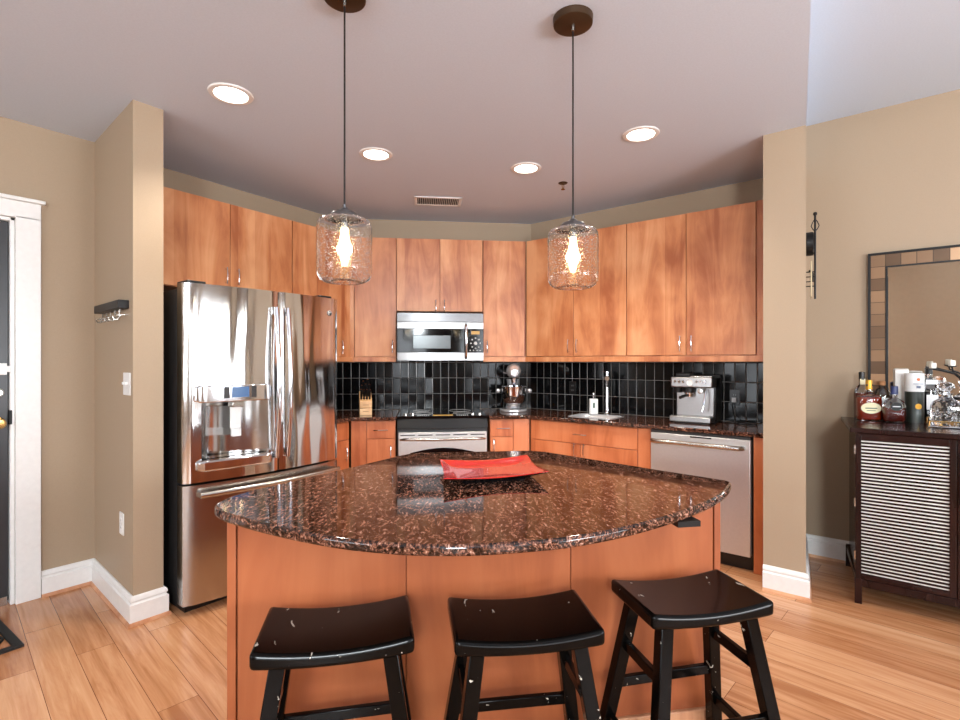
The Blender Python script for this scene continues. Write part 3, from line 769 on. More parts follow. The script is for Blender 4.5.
# ================================================================ MICROWAVE
t = thing('microwave', 'stainless over-range microwave with black glass door', 'microwave', AB(-.221, 4.60) + (1.385,), -45)
MW = .772
obj('body', B().box(0, MW, .03, .40, 0, .425), 'darksteel', t, bev=.002)
obj('top_grille', bowed(0, MW, .345, .425, .03, .012, .012), 'darknickel', t, bev=.002)
obj('top_band', bowed(0, MW, .283, .343, .03, .014, .008), 'steel', t, bev=.002)
obj('bottom_band', bowed(0, MW, .0, .072, .03, .014, .008), 'steel', t, bev=.002)
d_ = obj('door', bowed(.0, .60, .074, .281, .03, .004, .0), 'blackgloss', t, bev=.002)
obj('door_window', B().box(.14, .475, -.006, .004, .105, .225), plain('microwave_window', srgb(92, 97, 99), .2, .2), d_, bev=.004)
obj('handle', B().tube([(.612, -.0, .02), (.612, -.035, .05), (.612, -.045, .17), (.612, -.035, .3), (.612, 0, .325)], .011, 10), 'chrome', t)
obj('control_panel', B().box(.625, MW, -.002, .03, .074, .281), 'blackgloss', t, bev=.002)
obj('display', B().box(.66, .735, -.004, -.001, .235, .265), 'amber', t)
for i in range(8):
    a = 2 * PI * i / 8; obj('button', B().ball((.698 + .042 * math.cos(a), -.003, .155 + .042 * math.sin(a) * 1.1), .007, (1, .4, 1), 8), 'grey', t)
for i in range(4): obj('button', B().box(.645 + i * .03, .655 + i * .03, -.004, -.001, .086, .096), 'grey', t)
obj('dial', B().lathe([(0, 0), (.017, 0), (.014, .01), (0, .011)], n=18, mat=Matrix.Translation((.698, -.002, .155)) @ Matrix.Rotation(R(90), 4, 'X')), 'grey', t)

# ================================================================ DISHWASHER
t = thing('dishwasher', 'stainless dishwasher with bar handle in the right run', 'dishwasher', (3.70, 1.366, 0), -90)
DW_ = .664
obj('body', B().box(.004, DW_ - .004, .05, .58, .10, .875), 'darksteel', t)
obj('door', B().box(.004, DW_ - .006, 0, .05, .10, .862), 'steellight', t, bev=.004)
obj('vent_tab', B().box(.28, .42, -.002, .01, .848, .858), 'black', t)
obj('control_strip', B().box(.004, DW_ - .006, .004, .05, .8645, .8795), 'darksteel', t)
obj('handle', B().tube([(.03, 0, .805), (.03, -.04, .81), (.05, -.055, .81)] + [(.05 + .55 * i / 6, -.057, .81) for i in range(1, 7)] + [(DW_ - .05, -.04, .81), (DW_ - .05, 0, .805)], .016, 12), 'nickel', t)
obj('toe_kick', B().box(0.002, DW_ - .002, .06, .3, 0, .098), 'black', t)

# ================================================================ REFRIGERATOR
t = thing('refrigerator', 'stainless french-door refrigerator with bottom freezer', 'refrigerator', (1.160, 2.955, 0))
FW, BOW = .985, .05
def fy(x): return -BOW * (1 - ((x - FW / 2) / (FW / 2)) ** 2)
def curved_slab(x0, x1, z0, z1, th, opening=None, nx=20):
    w = B(); xs = [x0 + (x1 - x0) * i / nx for i in range(nx + 1)]; zs = [z0, z1]
    if opening:
        xs += [opening[0], opening[1]]; zs += [opening[2], opening[3]]
        xs = sorted(x for x in xs if not any(abs(x - o) < .006 and x != o for o in opening[:2]))
    zs = sorted(zs); V = {}
    def v(i, j, back=False):
        key = (i, j, back)
        if key not in V:
            e = .012 if (i in (0, len(xs) - 1) and not back) else 0      # rolled vertical edges
            V[key] = w.bm.verts.new((xs[i], th if back else fy(xs[i]) + e, zs[j]))
        return V[key]
    for i in range(len(xs) - 1):
        for j in range(len(zs) - 1):
            if opening and opening[0] - 1e-6 <= xs[i] and xs[i + 1] <= opening[1] + 1e-6 and opening[2] - 1e-6 <= zs[j] and zs[j + 1] <= opening[3] + 1e-6: continue
            w.bm.faces.new((v(i, j), v(i + 1, j), v(i + 1, j + 1), v(i, j + 1)))
        w.bm.faces.new((v(i + 1, 0, True), v(i, 0, True), v(i, len(zs) - 1, True), v(i + 1, len(zs) - 1, True)))
        w.bm.faces.new((v(i, len(zs) - 1), v(i + 1, len(zs) - 1), v(i + 1, len(zs) - 1, True), v(i, len(zs) - 1, True)))
        w.bm.faces.new((v(i + 1, 0), v(i, 0), v(i, 0, True), v(i + 1, 0, True)))
    for i in (0, len(xs) - 1):
        vs = [v(i, j) for j in range(len(zs))] + [v(i, len(zs) - 1, True), v(i, 0, True)]
        w.bm.faces.new(vs if i else vs[::-1])
    return w
obj('body', B().box(.012, FW - .012, .095, .92, .03, 1.775), 'darksteel', t, bev=.004)
XM = .523
OP = (.085, .455, .835, 1.15)
d1 = obj('left_door', curved_slab(.0, XM - .003, .715, 1.80, .08, OP), 'fridge', t)
d2 = obj('right_door', curved_slab(XM + .003, FW, .715, 1.80, .08), 'fridge', t)
d3 = obj('freezer_drawer', curved_slab(0, FW, .055, .702, .08), 'brushed', t)
obj('gasket', B().box(.02, FW - .02, .08, .096, .06, 1.79), 'black', t)
for x in (.03, FW - .13): obj('hinge_cap', B().box(x, x + .10, .03, .16, 1.80, 1.82), 'black', t, bev=.004)
obj('base_grille', B().box(.03, FW - .03, .06, .8, 0, .03), 'black', t)
# dispenser recess, concave
w = B(); n_ = 14; rows = []
for z in (OP[2], OP[3]):
    rows.append([w.bm.verts.new((OP[0] + (OP[1] - OP[0]) * i / n_, fy(OP[0] + (OP[1] - OP[0]) * i / n_) + .002 + .085 * math.sin(PI * i / n_) ** .7, z)) for i in range(n_ + 1)])
for i in range(n_): w.bm.faces.new((rows[0][i], rows[0][i + 1], rows[1][i + 1], rows[1][i]))
for r_, fl in ((rows[0], 1), (rows[1], 0)): w.bm.faces.new(r_ if fl else r_[::-1])
rec = obj('dispenser_recess', w, 'polished', d1)
w = B(); n_ = 12
def bulge_panel(x0, x1, z0, z1, out, back=.01, nx=14, sq=.25):
    w = B(); rings = []
    for i in range(nx + 1):
        u = i / nx; x = x0 + (x1 - x0) * u
        e = min(1, min(u, 1 - u) / .06) ** .5
        y = fy(x) - out * (.35 + .65 * e); zc = (z0 + z1) / 2; hz = (z1 - z0) / 2 * (.75 + .25 * e)
        rings.append([w.bm.verts.new(q) for q in ((x, fy(x) + back, zc - hz), (x, y, zc - hz), (x, y, zc + hz), (x, fy(x) + back, zc + hz))])
    for A, Q in zip(rings, rings[1:]):
        for j in range(4): w.bm.faces.new((A[j], Q[j], Q[(j + 1) % 4], A[(j + 1) % 4]))
    w.bm.faces.new(rings[0][::-1]); w.bm.faces.new(rings[-1])
    bmesh.ops.recalc_face_normals(w.bm, faces=w.bm.faces)
    return w
pn = obj('dispenser_panel', bulge_panel(.045, .475, 1.148, 1.243, .022), 'chrome', d1, bev=.006)
obj('display', bulge_panel(.225, .335, 1.172, 1.232, .0235), 'display', pn)
obj('button_strip', bulge_panel(.185, .222, 1.165, 1.235, .0232).box(0, 0, 0, 0, 0, 0) if False else bulge_panel(.187, .222, 1.168, 1.234, .0232), 'darksteel', pn)
obj('button_strip', bulge_panel(.338, .372, 1.168, 1.234, .0232), 'darksteel', pn)
obj('tray_lip', bulge_panel(.055, .475, .775, .835, .045, .05), 'chrome', d1, bev=.01)
obj('ice_chute', B().box(.245, .315, fy(.28) + .0, fy(.28) + .06, 1.115, 1.15), 'nickel', d1, bev=.005)
obj('water_paddle', B().box(.25, .31, fy(.28) + .035, fy(.28) + .05, .99, 1.12).box(.255, .305, fy(.28) + .02, fy(.28) + .05, .945, .99), 'whitepaper', d1, bev=.004)
def bar_handle(x, z0, z1):
    w = B(); n_ = 14; y = fy(x)
    w.tube([(x, y - .03 - .035 * math.sin(PI * i / n_), z0 + (z1 - z0) * i / n_) for i in range(n_ + 1)], .014, 12)
    for z in (z0 + .02, z1 - .02): w.box(x - .013, x + .013, y - .04, y + .005, z - .022, z + .022)
    return w
obj('handle', bar_handle(XM - .035, .80, 1.70), 'chrome', d1)
obj('handle', bar_handle(XM + .04, .80, 1.70), 'chrome', d2)
w = B(); n_ = 16
w.tube([(.06 + (FW - .10) * i / n_, fy(.06 + (FW - .10) * i / n_) - .055, .655) for i in range(n_ + 1)], .017, 12)
for x in (.08, FW - .07): w.box(x - .02, x + .02, fy(x) - .05, fy(x) + .005, .642, .668)
obj('handle', w, 'nickel', d3)
lg = obj('round_logo', B().lathe([(0, .004), (.017, .004), (.019, 0)], n=24, mat=Matrix.Translation((.905, fy(.905) + .0, 1.70)) @ Matrix.Rotation(R(78), 4, 'X')), 'darksteel', d2)
w = B(); w.tube([(.905 + .0145 * math.cos(R(a)), fy(.905) - .005 + .0145 * math.cos(R(a)) * .2, 1.70 + .0145 * math.sin(R(a))) for a in range(0, 360, 20)], .0015, 5, close=True)
for s in (-1, 1): w.tube([(.905 + s * .004 + .0045 * math.cos(R(a)), fy(.905) - .005 + s * .001, 1.70 + .0065 * math.sin(R(a))) for a in range(0, 300, 30)], .0012, 5)
obj('monogram', w, 'whitepaper', lg)

# ================================================================ ISLAND
# straight back edges and a curved seating front; outline in (a, b) = along / away from the range wall
def circ3(p, q, r):
    ax, ay = p; bx, by = q; cx, cy = r
    d = 2 * (ax * (by - cy) + bx * (cy - ay) + cx * (ay - by))
    ux_ = ((ax * ax + ay * ay) * (by - cy) + (bx * bx + by * by) * (cy - ay) + (cx * cx + cy * cy) * (ay - by)) / d
    uy_ = ((ax * ax + ay * ay) * (cx - bx) + (bx * bx + by * by) * (ax - cx) + (cx * cx + cy * cy) * (bx - ax)) / d
    return ux_, uy_, math.hypot(ax - ux_, ay - uy_)
front = [(-.662, 1.79), (-.664, 1.75), (-.650, 1.705), (-.60, 1.64), (-.50, 1.555), (-.397, 1.478), (-.30, 1.415), (-.21, 1.365), (-.12, 1.328), (-.03, 1.300), (.06, 1.285), (.15, 1.28), (.26, 1.288), (.377, 1.305), (.50, 1.345), (.62, 1.398), (.748, 1.468), (.86, 1.540), (.956, 1.612), (1.04, 1.685), (1.11, 1.76), (1.158, 1.82), (1.175, 1.85), (1.172, 1.875)]
back = [(.98, 2.115), (.66, 2.535), (.63, 2.575), (.58, 2.605), (.52, 2.62), (.00, 2.62), (-.06, 2.60), (-.11, 2.55), (-.30, 2.30), (-.60, 1.93), (-.655, 1.83)]
out = [AB(a, b_) for a, b_ in front + back]
# Catmull-Rom smoothing of the curved front
def smooth(P, m=3):
    Q = []
    for i in range(len(P) - 1):
        p0, p1, p2, p3 = P[max(i - 1, 0)], P[i], P[i + 1], P[min(i + 2, len(P) - 1)]
        for k_ in range(m):
            t_ = k_ / m
            Q.append(tuple(.5 * ((2 * p1[c]) + (-p0[c] + p2[c]) * t_ + (2 * p0[c] - 5 * p1[c] + 4 * p2[c] - p3[c]) * t_ ** 2 + (-p0[c] + 3 * p1[c] - 3 * p2[c] + p3[c]) * t_ ** 3) for c in (0, 1)))
    Q.append(P[-1]); return Q
out = [AB(a, b_) for a, b_ in smooth(front) + back]
o = obj('island_countertop', B().prism(out, .884, .914), 'granite', bev=.009, seg=3)
tag(o, 'bow-fronted brown and black granite island countertop', 'countertop')
ix, iy = AB(-.64, 1.78); irot = -45 + 2.9
t = thing('kitchen_island', 'maple panelled island base behind the three stools', 'kitchen island', (ix, iy, 0), irot)
Minv = (Matrix.Translation((ix, iy, 0)) @ Matrix.Rotation(R(irot), 4, 'Z')).inverted()
def IL(a, b_):
    x, y = AB(a, b_); v = Minv @ Vector((x, y, 0)); return (v.x, v.y)
body = [(.012, .022), (1.776, .022), IL(1.10, 1.94), IL(.58, 2.53), IL(-.05, 2.53), IL(-.58, 1.90)]
obj('body', B().prism(body, .03, .884), 'island', t)
for x0, x1 in ((.031, .584), (.587, 1.184), (1.187, 1.758)):
    obj('front_panel', B().box(x0, x1, .003, .022, .045, .884), 'island', t, bev=.001)
for x0, x1 in ((0, .028), (1.761, 1.787)): obj('corner_post', B().box(x0, x1, -.003, .05, .045, .884), 'island', t, bev=.002)
obj('base_strip', B().box(-.0, 1.787, -.01, .022, 0, .044), 'shoe', t, bev=.004)
cb_ = obj('counter_bracket', B().box(1.40, 1.475, -.360, -.012, .866, .8835), 'iron'); tag(cb_, 'black steel support bracket under the right front of the island countertop', 'bracket'); cb_.location = (ix, iy, 0); cb_.rotation_euler = (0, 0, R(irot))

# red tray
tr = [(.074, 2.196), (.076, 1.835), (.479, 1.912), (.468, 2.262)]
t = thing('serving_tray', 'square red glazed serving tray with black underside on the island', 'tray', AB(.27, 2.05) + (.914,), -45)
cx0, cy0 = .27, 2.05
def ringpts(s, z, sag=0, m=8):
    P = []
    cs = [Vector((p[0] - cx0, p[1] - cy0)) * s for p in (tr[1], tr[2], tr[3], tr[0])]
    for i in range(4):
        p, q = cs[i], cs[(i + 1) % 4]
        for k_ in range(m):
            u = k_ / m; P.append((*(p.lerp(q, u) * (1 - .04 * math.sin(PI * u))), z - sag * math.sin(PI * u)))
    return P
def loft(rings, cap0=True, cap1=True):
    w = B(); RR = [[w.bm.verts.new(p) for p in r] for r in rings]
    for A, Q in zip(RR, RR[1:]):
        for j in range(len(A)): w.bm.faces.new((A[j], A[(j + 1) % len(A)], Q[(j + 1) % len(A)], Q[j]))
    if cap0: w.bm.faces.new(RR[0][::-1])
    if cap1: w.bm.faces.new(RR[-1])
    bmesh.ops.recalc_face_normals(w.bm, faces=w.bm.faces)
    return w
obj('underside', loft([ringpts(.60, 0), ringpts(.62, .010), ringpts(.97, .036, .010), ringpts(1.0, .0415, .012)], cap1=False), 'blackglaze', t)
obj('dish', loft([ringpts(1.0, .0415, .012), ringpts(1.0, .0435, .012), ringpts(.97, .043, .011), ringpts(.80, .027, .002), ringpts(.66, .0195), ringpts(.3, .0185)], cap0=False), 'redglaze', t)

# ================================================================ STOOLS
def leg_pts(tx, ty, bx, by, z0, z1, h=.021):
    lo = [(bx - h, by - h, z0), (bx + h, by - h, z0), (bx + h, by + h, z0), (bx - h, by + h, z0)]
    hi = [(tx - h, ty - h, z1), (tx + h, ty - h, z1), (tx + h, ty + h, z1), (tx - h, ty + h, z1)]
    return lo, hi
def make_stool(label, loc, rz):
    t = thing('saddle_stool', label, 'stool', loc, rz, 'black saddle stools at the island')
    w = B(); nx, W, D = 20, .428, .275
    def zt(x): u = x / (W / 2); return .597 + .020 * u * u
    def zb(x): u = x / (W / 2); return .558 + .012 * u * u
    rows = []
    for i in range(nx + 1):
        x = -W / 2 + W * i / nx
        rows.append([w.bm.verts.new(p) for p in ((x, -D / 2, zb(x)), (x, -D / 2, zt(x)), (x, -D / 4, zt(x)), (x, D / 4, zt(x)), (x, D / 2, zt(x)), (x, D / 2, zb(x)))])
    for A, Q in zip(rows, rows[1:]):
        for j in range(6): w.bm.faces.new((A[j], A[(j + 1) % 6], Q[(j + 1) % 6], Q[j]))
    w.bm.faces.new(rows[0]); w.bm.faces.new(rows[-1][::-1])
    bmesh.ops.recalc_face_normals(w.bm, faces=w.bm.faces)
    obj('seat', w, 'stool', t, bev=.012, seg=3)
    T, Bt = (.148, .092), (.232, .178)
    for sx in (-1, 1):
        for sy in (-1, 1):
            lo, hi = leg_pts(sx * T[0], sy * T[1], sx * Bt[0], sy * Bt[1], 0, .566)
            obj('leg', B().hexa(lo, hi), 'stool', t, bev=.003)
    def at(sx, sy, z):
        u = z / .566; return Vector((sx * (Bt[0] + (T[0] - Bt[0]) * u), sy * (Bt[1] + (T[1] - Bt[1]) * u), z))
    def rung(p, q, hz=.017, hw=.010):
        d = (q - p).normalized(); side = d.cross(Vector((0, 0, 1))).normalized()
        pts = []
        for e in (p, q):
            pts.append([e - side * hw - Vector((0, 0, hz)), e + side * hw - Vector((0, 0, hz)), e + side * hw + Vector((0, 0, hz)), e - side * hw + Vector((0, 0, hz))])
        return B().hexa(pts[0], pts[1])
    for p, q in ((at(-1, -1, .40), at(-1, 1, .40)), (at(1, -1, .40), at(1, 1, .40)), (at(-1, 1, .25), at(1, 1, .25)), (at(-1, -1, .25), at(1, -1, .25)),
                 (at(-1, -1, .13), at(-1, 1, .13)), (at(1, -1, .13), at(1, 1, .13))):
        w = rung(p, q); bmesh.ops.recalc_face_normals(w.bm, faces=w.bm.faces)
        obj('rung', w, 'stool', t, bev=.003)
    return t
def SP(a, b_): return AB(a, b_) + (0,)
s0 = make_stool('leftmost of the three black saddle stools, with a scratched seat', SP(-.245, 1.541), -45 + 5.0)
dup(s0, SP(.298, 1.533), -45 + 1.5, 'middle one of the three black saddle stools at the island')
dup(s0, SP(.881, 1.622), -45 + 6.2, 'rightmost of the three black saddle stools, nearest the dishwasher')

# ================================================================ COUNTER THINGS
# knife block
t = thing('knife_block', 'light wooden knife block filled with black-handled knives', 'knife block', (2.90, 3.60, .914), -36)
obj('base_block', B().box(-.052, .052, -.08, .06, 0, .058), 'maple', t, bev=.003)
w = B().profile_x([(-.08, .062), (.03, .062), (.085, .10), (.06, .20), (-.08, .12)], -.052, .052)
obj('slotted_block', w, 'maple', t, bev=.003)
obj('label_plate', B().box(-.025, .025, -.0815, -.0805, .085, .09).box(-.025, .025, -.0815, -.0805, .03, .035), 'cork', t)
for i, (x, y, L) in enumerate([(-.038, -.05, .075), (-.014, -.05, .07), (.010, -.05, .075), (.034, -.05, .07), (-.032, -.01, .085), (-.003, -.01, .10), (.028, -.01, .095), (-.02, .03, .10), (.022, .03, .115)]):
    z = .12 + (y + .08) * .571
    d_ = Vector((0, -.45, 1)).normalized(); p = Vector((x, y, z - .005)); q = p + d_ * (L + .02)
    h = obj('knife', B().tube([p, p + d_ * .02, p + d_ * (L * .6), q], [.009, .008, .010, .009], 8), 'black', t)
    obj('steel_cap', B().tube([q, q + d_ * .006], .0088, 8), 'chrome', h)
# stand mixer, head towards the camera
t = thing('stand_mixer', 'silver stand mixer with steel bowl in the corner right of the range', 'stand mixer', (3.955, 2.755, .914), -52)
MIX = t; t.scale = (1.12, 1.12, 1.10)
obj('base', loft([[(.115 * math.cos(R(a)) * 1.0, .15 * math.sin(R(a)), z) if True else 0 for a in range(0, 360, 18)] for z in (0, .022)]), 'satin', t, bev=.006)
obj('column', loft([[(.05 * s_ * math.cos(R(a)), .085 + .045 * s_ * math.sin(R(a)), z) for a in range(0, 360, 18)] for z, s_ in ((.022, 1.25), (.08, .95), (.2, .9), (.27, 1.1))]), 'satin', t)
obj('head', B().tube([(0, .16, .325), (0, .14, .33), (0, .05, .34), (0, -.06, .34), (0, -.13, .33), (0, -.16, .328)], [.02, .05, .062, .062, .05, .032], 20), 'satin', t)
obj('hub_cap', B().tube([(0, -.155, .33), (0, -.175, .33)], [.03, .026], 18), 'chrome', t)
obj('beater_shaft', B().tube([(0, -.07, .29), (0, -.07, .2)], [.028, .012], 14), 'chrome', t)
bw = obj('bowl', B().lathe([(0, .06), (.045, .06), (.05, .05), (.055, .062), (.085, .09), (.1, .14), (.104, .21), (.108, .214), (.1, .212), (.096, .14), (.05, .075), (0, .07)], (0, -.06, 0), 28), 'chrome', t)
for s_ in (-1, 1):
    obj('bowl_arm', B().tube([(s_ * .05, .07, .17), (s_ * .10, .03, .175), (s_ * .125, -.05, .175)], .012, 8).ball((s_ * .13, -.055, .175), .02), 'satin', t)
obj('speed_lever', B().tube([(.055, .02, .32), (.085, .02, .325)], .004, 6).ball((.088, .02, .325), .009, (1, 1, 1), 10), 'black', t)
obj('lock_knob', B().tube([(-.055, .02, .32), (-.085, .02, .325)], .006, 6), 'satin', t)
# espresso machine
t = thing('espresso_machine', 'stainless espresso machine on the counter above the dishwasher', 'coffee machine', (4.0, 1.31, .914), -90)
obj('side_shell', B().box(.0, .295, .10, .27, .012, .345), 'black', t, bev=.01)
obj('back_panel', B().box(.012, .283, .085, .105, .05, .27), 'steel', t, bev=.004)
hd = obj('head', B().box(-.005, .295, -.01, .20, .265, .345), 'steel', t, bev=.01)
for x in (.03, .06, .09, .185, .215, .245): obj('button', B().lathe([(0, 0), (.011, 0), (.009, .006), (0, .006)], n=14, mat=Matrix.Translation((x, -.010, .31)) @ Matrix.Rotation(R(90), 4, 'X')), 'chrome', hd)
g_ = obj('pressure_gauge', B().lathe([(0, .003), (.02, .003), (.023, .008), (.025, 0)], n=22, mat=Matrix.Translation((.138, -.010, .303)) @ Matrix.Rotation(R(90), 4, 'X')), 'whitepaper', hd)
obj('group_head', B().lathe([(0, .225), (.035, .225), (.038, .265)], (.115, .05, 0), 22), 'darksteel', t)
pf = obj('portafilter', B().lathe([(0, .195), (.032, .195), (.034, .225)], (.115, .05, 0), 22), 'chrome', t)
obj('portafilter_handle', B().tube([(.115, .02, .21), (.10, -.06, .20), (.095, -.10, .195)], [.009, .013, .012], 10), 'black', pf)
obj('steam_wand', B().tube([(.235, .04, .265), (.24, .02, .22), (.235, .0, .14), (.225, -.01, .09)], .006, 8), 'chrome', t)
obj('steam_knob', B().lathe([(0, 0), (.02, 0), (.02, .03), (0, .032)], n=18, mat=Matrix.Translation((.205, .04, .24)) @ Matrix.Rotation(R(90), 4, 'X')), 'nickel', t)
obj('grinder_chute', B().lathe([(0, .225), (.03, .225), (.034, .265)], (.035, .04, 0), 20), 'black', t)
obj('drip_tray', B().box(-.008, .29, -.03, .10, .006, .05), 'steel', t, bev=.008)
obj('drip_grate', B().box(.01, .27, -.022, .085, .05, .053), 'nickel', t)
obj('bean_hopper', B().box(.01, .12, .06, .18, .345, .375), 'darksteel', t, bev=.01)
obj('cup_tray', B().box(.13, .285, .03, .19, .345, .352), 'nickel', t, bev=.002)
obj('water_tank', B().box(.01, .285, .27, .295, .02, .36), 'black', t, bev=.006)
obj('foot', B().box(.02, .27, .0, .26, 0, .012), 'black', t)
# outlets and cord
def plate(name, label, cat, loc, rz, mat, dark=True, kind='outlet'):
    t = thing(name, label, cat, loc, rz)
    hw = .06 if kind == 'switch' else .036
    obj('plate', B().box(-hw, hw, -.006, 0, -.06, .06), mat, t, bev=.002)
    if kind == 'outlet':
        for z in (-.02, .02):
            f = obj('socket', B().box(-.016, .016, -.008, -.0055, z - .013, z + .013), mat, t, bev=.003)
            obj('slot', B().box(-.008, -.006, -.0085, -.0075, z - .005, z + .005).box(.006, .008, -.0085, -.0075, z - .005, z + .005), 'grey' if dark else 'iron', f)
    elif kind == 'switch':
        for x in (-.023, .023): obj('toggle', B().box(x - .005, x + .005, -.02, -.004, -.004, .010), mat, t, bev=.001)
    return t
plate('wall_outlet', 'black wall outlet in the tile between mixer and faucet', 'outlet', (WX - .009, 2.32, 1.13), -90, 'black')
pl = plate('wall_outlet', 'black wall outlet in the tile right of the espresso machine', 'outlet', (WX - .009, .93, 1.10), -90, 'black')
o = obj('power_cord', B().tube([(4.285, .93, 1.08), (4.26, .94, 1.04), (4.27, .93, .97), (4.22, .90, .922), (4.12, .86, .920), (4.05, .80, .920), (4.12, .75, .920), (4.24, .78, .920), (4.23, .9, .920), (4.18, .98, .920)], .004, 8), 'black')
tag(o, 'black power cord coiled on the counter right of the espresso machine', 'cord')
o = obj('plug', B().box(4.268, 4.30, .915, .945, 1.065, 1.10), 'grey', o)
plate('light_switch', 'white double light switch on the left wing wall', 'light switch', (.9732, 3.185, 1.255), 267.1 + .0, 'white', kind='switch')
plate('wall_outlet', 'white wall outlet low on the left wing wall', 'outlet', (.9775, 3.28, .49), 267.1, 'white', dark=False)

# key hook rack on the wing wall
t = thing('key_rack', 'black wooden key rack with metal hooks on the left wing wall', 'hook rack', (.9965, 3.655, 1.655), -92.9)
RL = .50
obj('shelf_board', B().box(0, RL, -.05, 0, 0, .045), 'iron', t, bev=.003)
obj('wire_rail', B().tube([(.03, -.0, -.03), (.03, -.045, -.035), (RL - .03, -.045, -.035), (RL - .03, 0, -.03)], .003, 6), 'nickel', t)
for i in range(5):
    x = .08 + i * (RL - .16) / 4
    obj('hook', B().tube([(x, -.025, 0), (x, -.025, -.04), (x, -.033, -.055), (x, -.05, -.055), (x, -.056, -.04)], .0035, 6), 'nickel', t)

# ================================================================ PENDANTS AND CEILING FITTINGS
def pendant(label, x, y):
    t = thing('pendant_light', label, 'pendant light', (x, y, 0), 0, 'glass pendants over the island')
    obj('canopy', B().lathe([(0, CEIL - .03), (.070, CEIL - .03), (.077, CEIL - .026), (.079, CEIL)], n=40), 'bronze', t)
    obj('cord', B().tube([(0, 0, CEIL - .03), (0, 0, 1.95)], .0035, 8), 'black', t)
    obj('cord_grip', B().lathe([(0, CEIL - .055), (.006, CEIL - .052), (.007, CEIL - .03), (0, CEIL - .03)], n=12), 'nickel', t)
    obj('socket_cap', B().lathe([(0, 1.956), (.007, 1.955), (.008, 1.942), (.016, 1.938), (.022, 1.930), (.044, 1.924), (.050, 1.916), (.052, 1.906), (0, 1.906)], n=28), 'darknickel', t)
    g = B().lathe([(.048, 1.905), (.076, 1.902), (.090, 1.896), (.098, 1.884), (.101, 1.865), (.101, 1.72), (.099, 1.695), (.090, 1.677), (.072, 1.667), (.055, 1.665), (.035, 1.672), (.0, 1.678),
                   ], n=44)
    sh = obj('glass_shade', g, 'seedglass', t); md = sh.modifiers.new('solid', 'SOLIDIFY'); md.thickness = .004; md.offset = -1
    obj('lamp_socket', B().lathe([(0, 1.906), (.016, 1.906), (.016, 1.868), (0, 1.868)], n=18), 'nickel', t)
    bu = obj('bulb', B().lathe([(0, 1.868), (.013, 1.868), (.014, 1.85), (.020, 1.82), (.021, 1.795), (.015, 1.75), (.009, 1.73), (0, 1.726)], n=22), 'bulb', t)
    L = bpy.data.lights.new('bulb_light', 'POINT'); L.energy = BULB_POWER; L.color = (1, .78, .5); L.shadow_soft_size = .03
    lo = bpy.data.objects.new('bulb_light', L); COL.objects.link(lo); lo.parent = t; lo.location = (0, 0, 1.79)
    bu.visible_shadow = True
    return t
pendant('left of the two seeded-glass pendant lights over the island', 1.176, 1.580)
pendant('right of the two seeded-glass pendant lights over the island', 1.833, .988)

def can(label, x, y):
    t = thing('recessed_light', label, 'recessed light', (x, y, CEIL), 0, 'recessed can lights')
    obj('trim_ring', B().lathe([(.078, -.001), (.082, -.008), (.104, -.006), (.108, 0), (.078, 0)], n=40, close=False), 'white', t)
    obj('lens', B().lathe([(0, -.006), (.055, -.005), (.079, -.001)], n=32), 'lens', t)
    L = bpy.data.lights.new('can_spot', 'SPOT'); L.energy = CAN_POWER; L.color = (1, .92, .80); L.spot_size = R(125); L.spot_blend = .8; L.shadow_soft_size = .07
    lo = bpy.data.objects.new('can_spot', L); COL.objects.link(lo); lo.parent = t; lo.location = (0, 0, -.02)
    return t
can('recessed ceiling light nearest the left wing wall', 1.261, 2.635)
can('recessed ceiling light behind the left pendant cord', 2.221, 2.649)
can('recessed ceiling light left of the sprinkler head', 3.042, 2.011)
can('recessed ceiling light nearest the right wing wall', 3.02, 1.171)

t = thing('ceiling_vent', 'white louvered air vent in the kitchen ceiling', 'vent', (3.20, 3.01, CEIL), -45)
w = B(); w.box(-.20, .20, -.115, -.09, -.008, 0); w.box(-.20, .20, .09, .115, -.008, 0); w.box(-.20, -.175, -.115, .115, -.008, 0); w.box(.175, .20, -.115, .115, -.008, 0)
obj('frame', w, 'white', t, bev=.003)
w = B()
for i in range(22):
    x = -.165 + i * .0157; w.box(x, x + .0035, -.09, .09, -.008, -.001)
obj('louvers', w, 'white', t)
obj('duct_shade', B().box(-.175, .175, -.09, .09, -.001, -.0005), 'iron', t)  # thin dark sheet, colour standing in for the shade behind the louvers
t = thing('sprinkler_head', 'small bronze fire sprinkler in the ceiling beside the right pendant cord', 'sprinkler', (3.474, 1.958, CEIL))
obj('escutcheon', B().lathe([(0, -.008), (.03, -.006), (.036, 0)], n=24), 'bronze', t)
obj('frame_arms', B().tube([(-.012, 0, -.005), (-.014, 0, -.03), (0, 0, -.045)], .003, 6).tube([(.012, 0, -.005), (.014, 0, -.03), (0, 0, -.045)], .003, 6), 'brass', t)
obj('deflector', B().lathe([(0, -.05), (.016, -.05), (.016, -.047), (0, -.046)], n=14), 'brass', t)

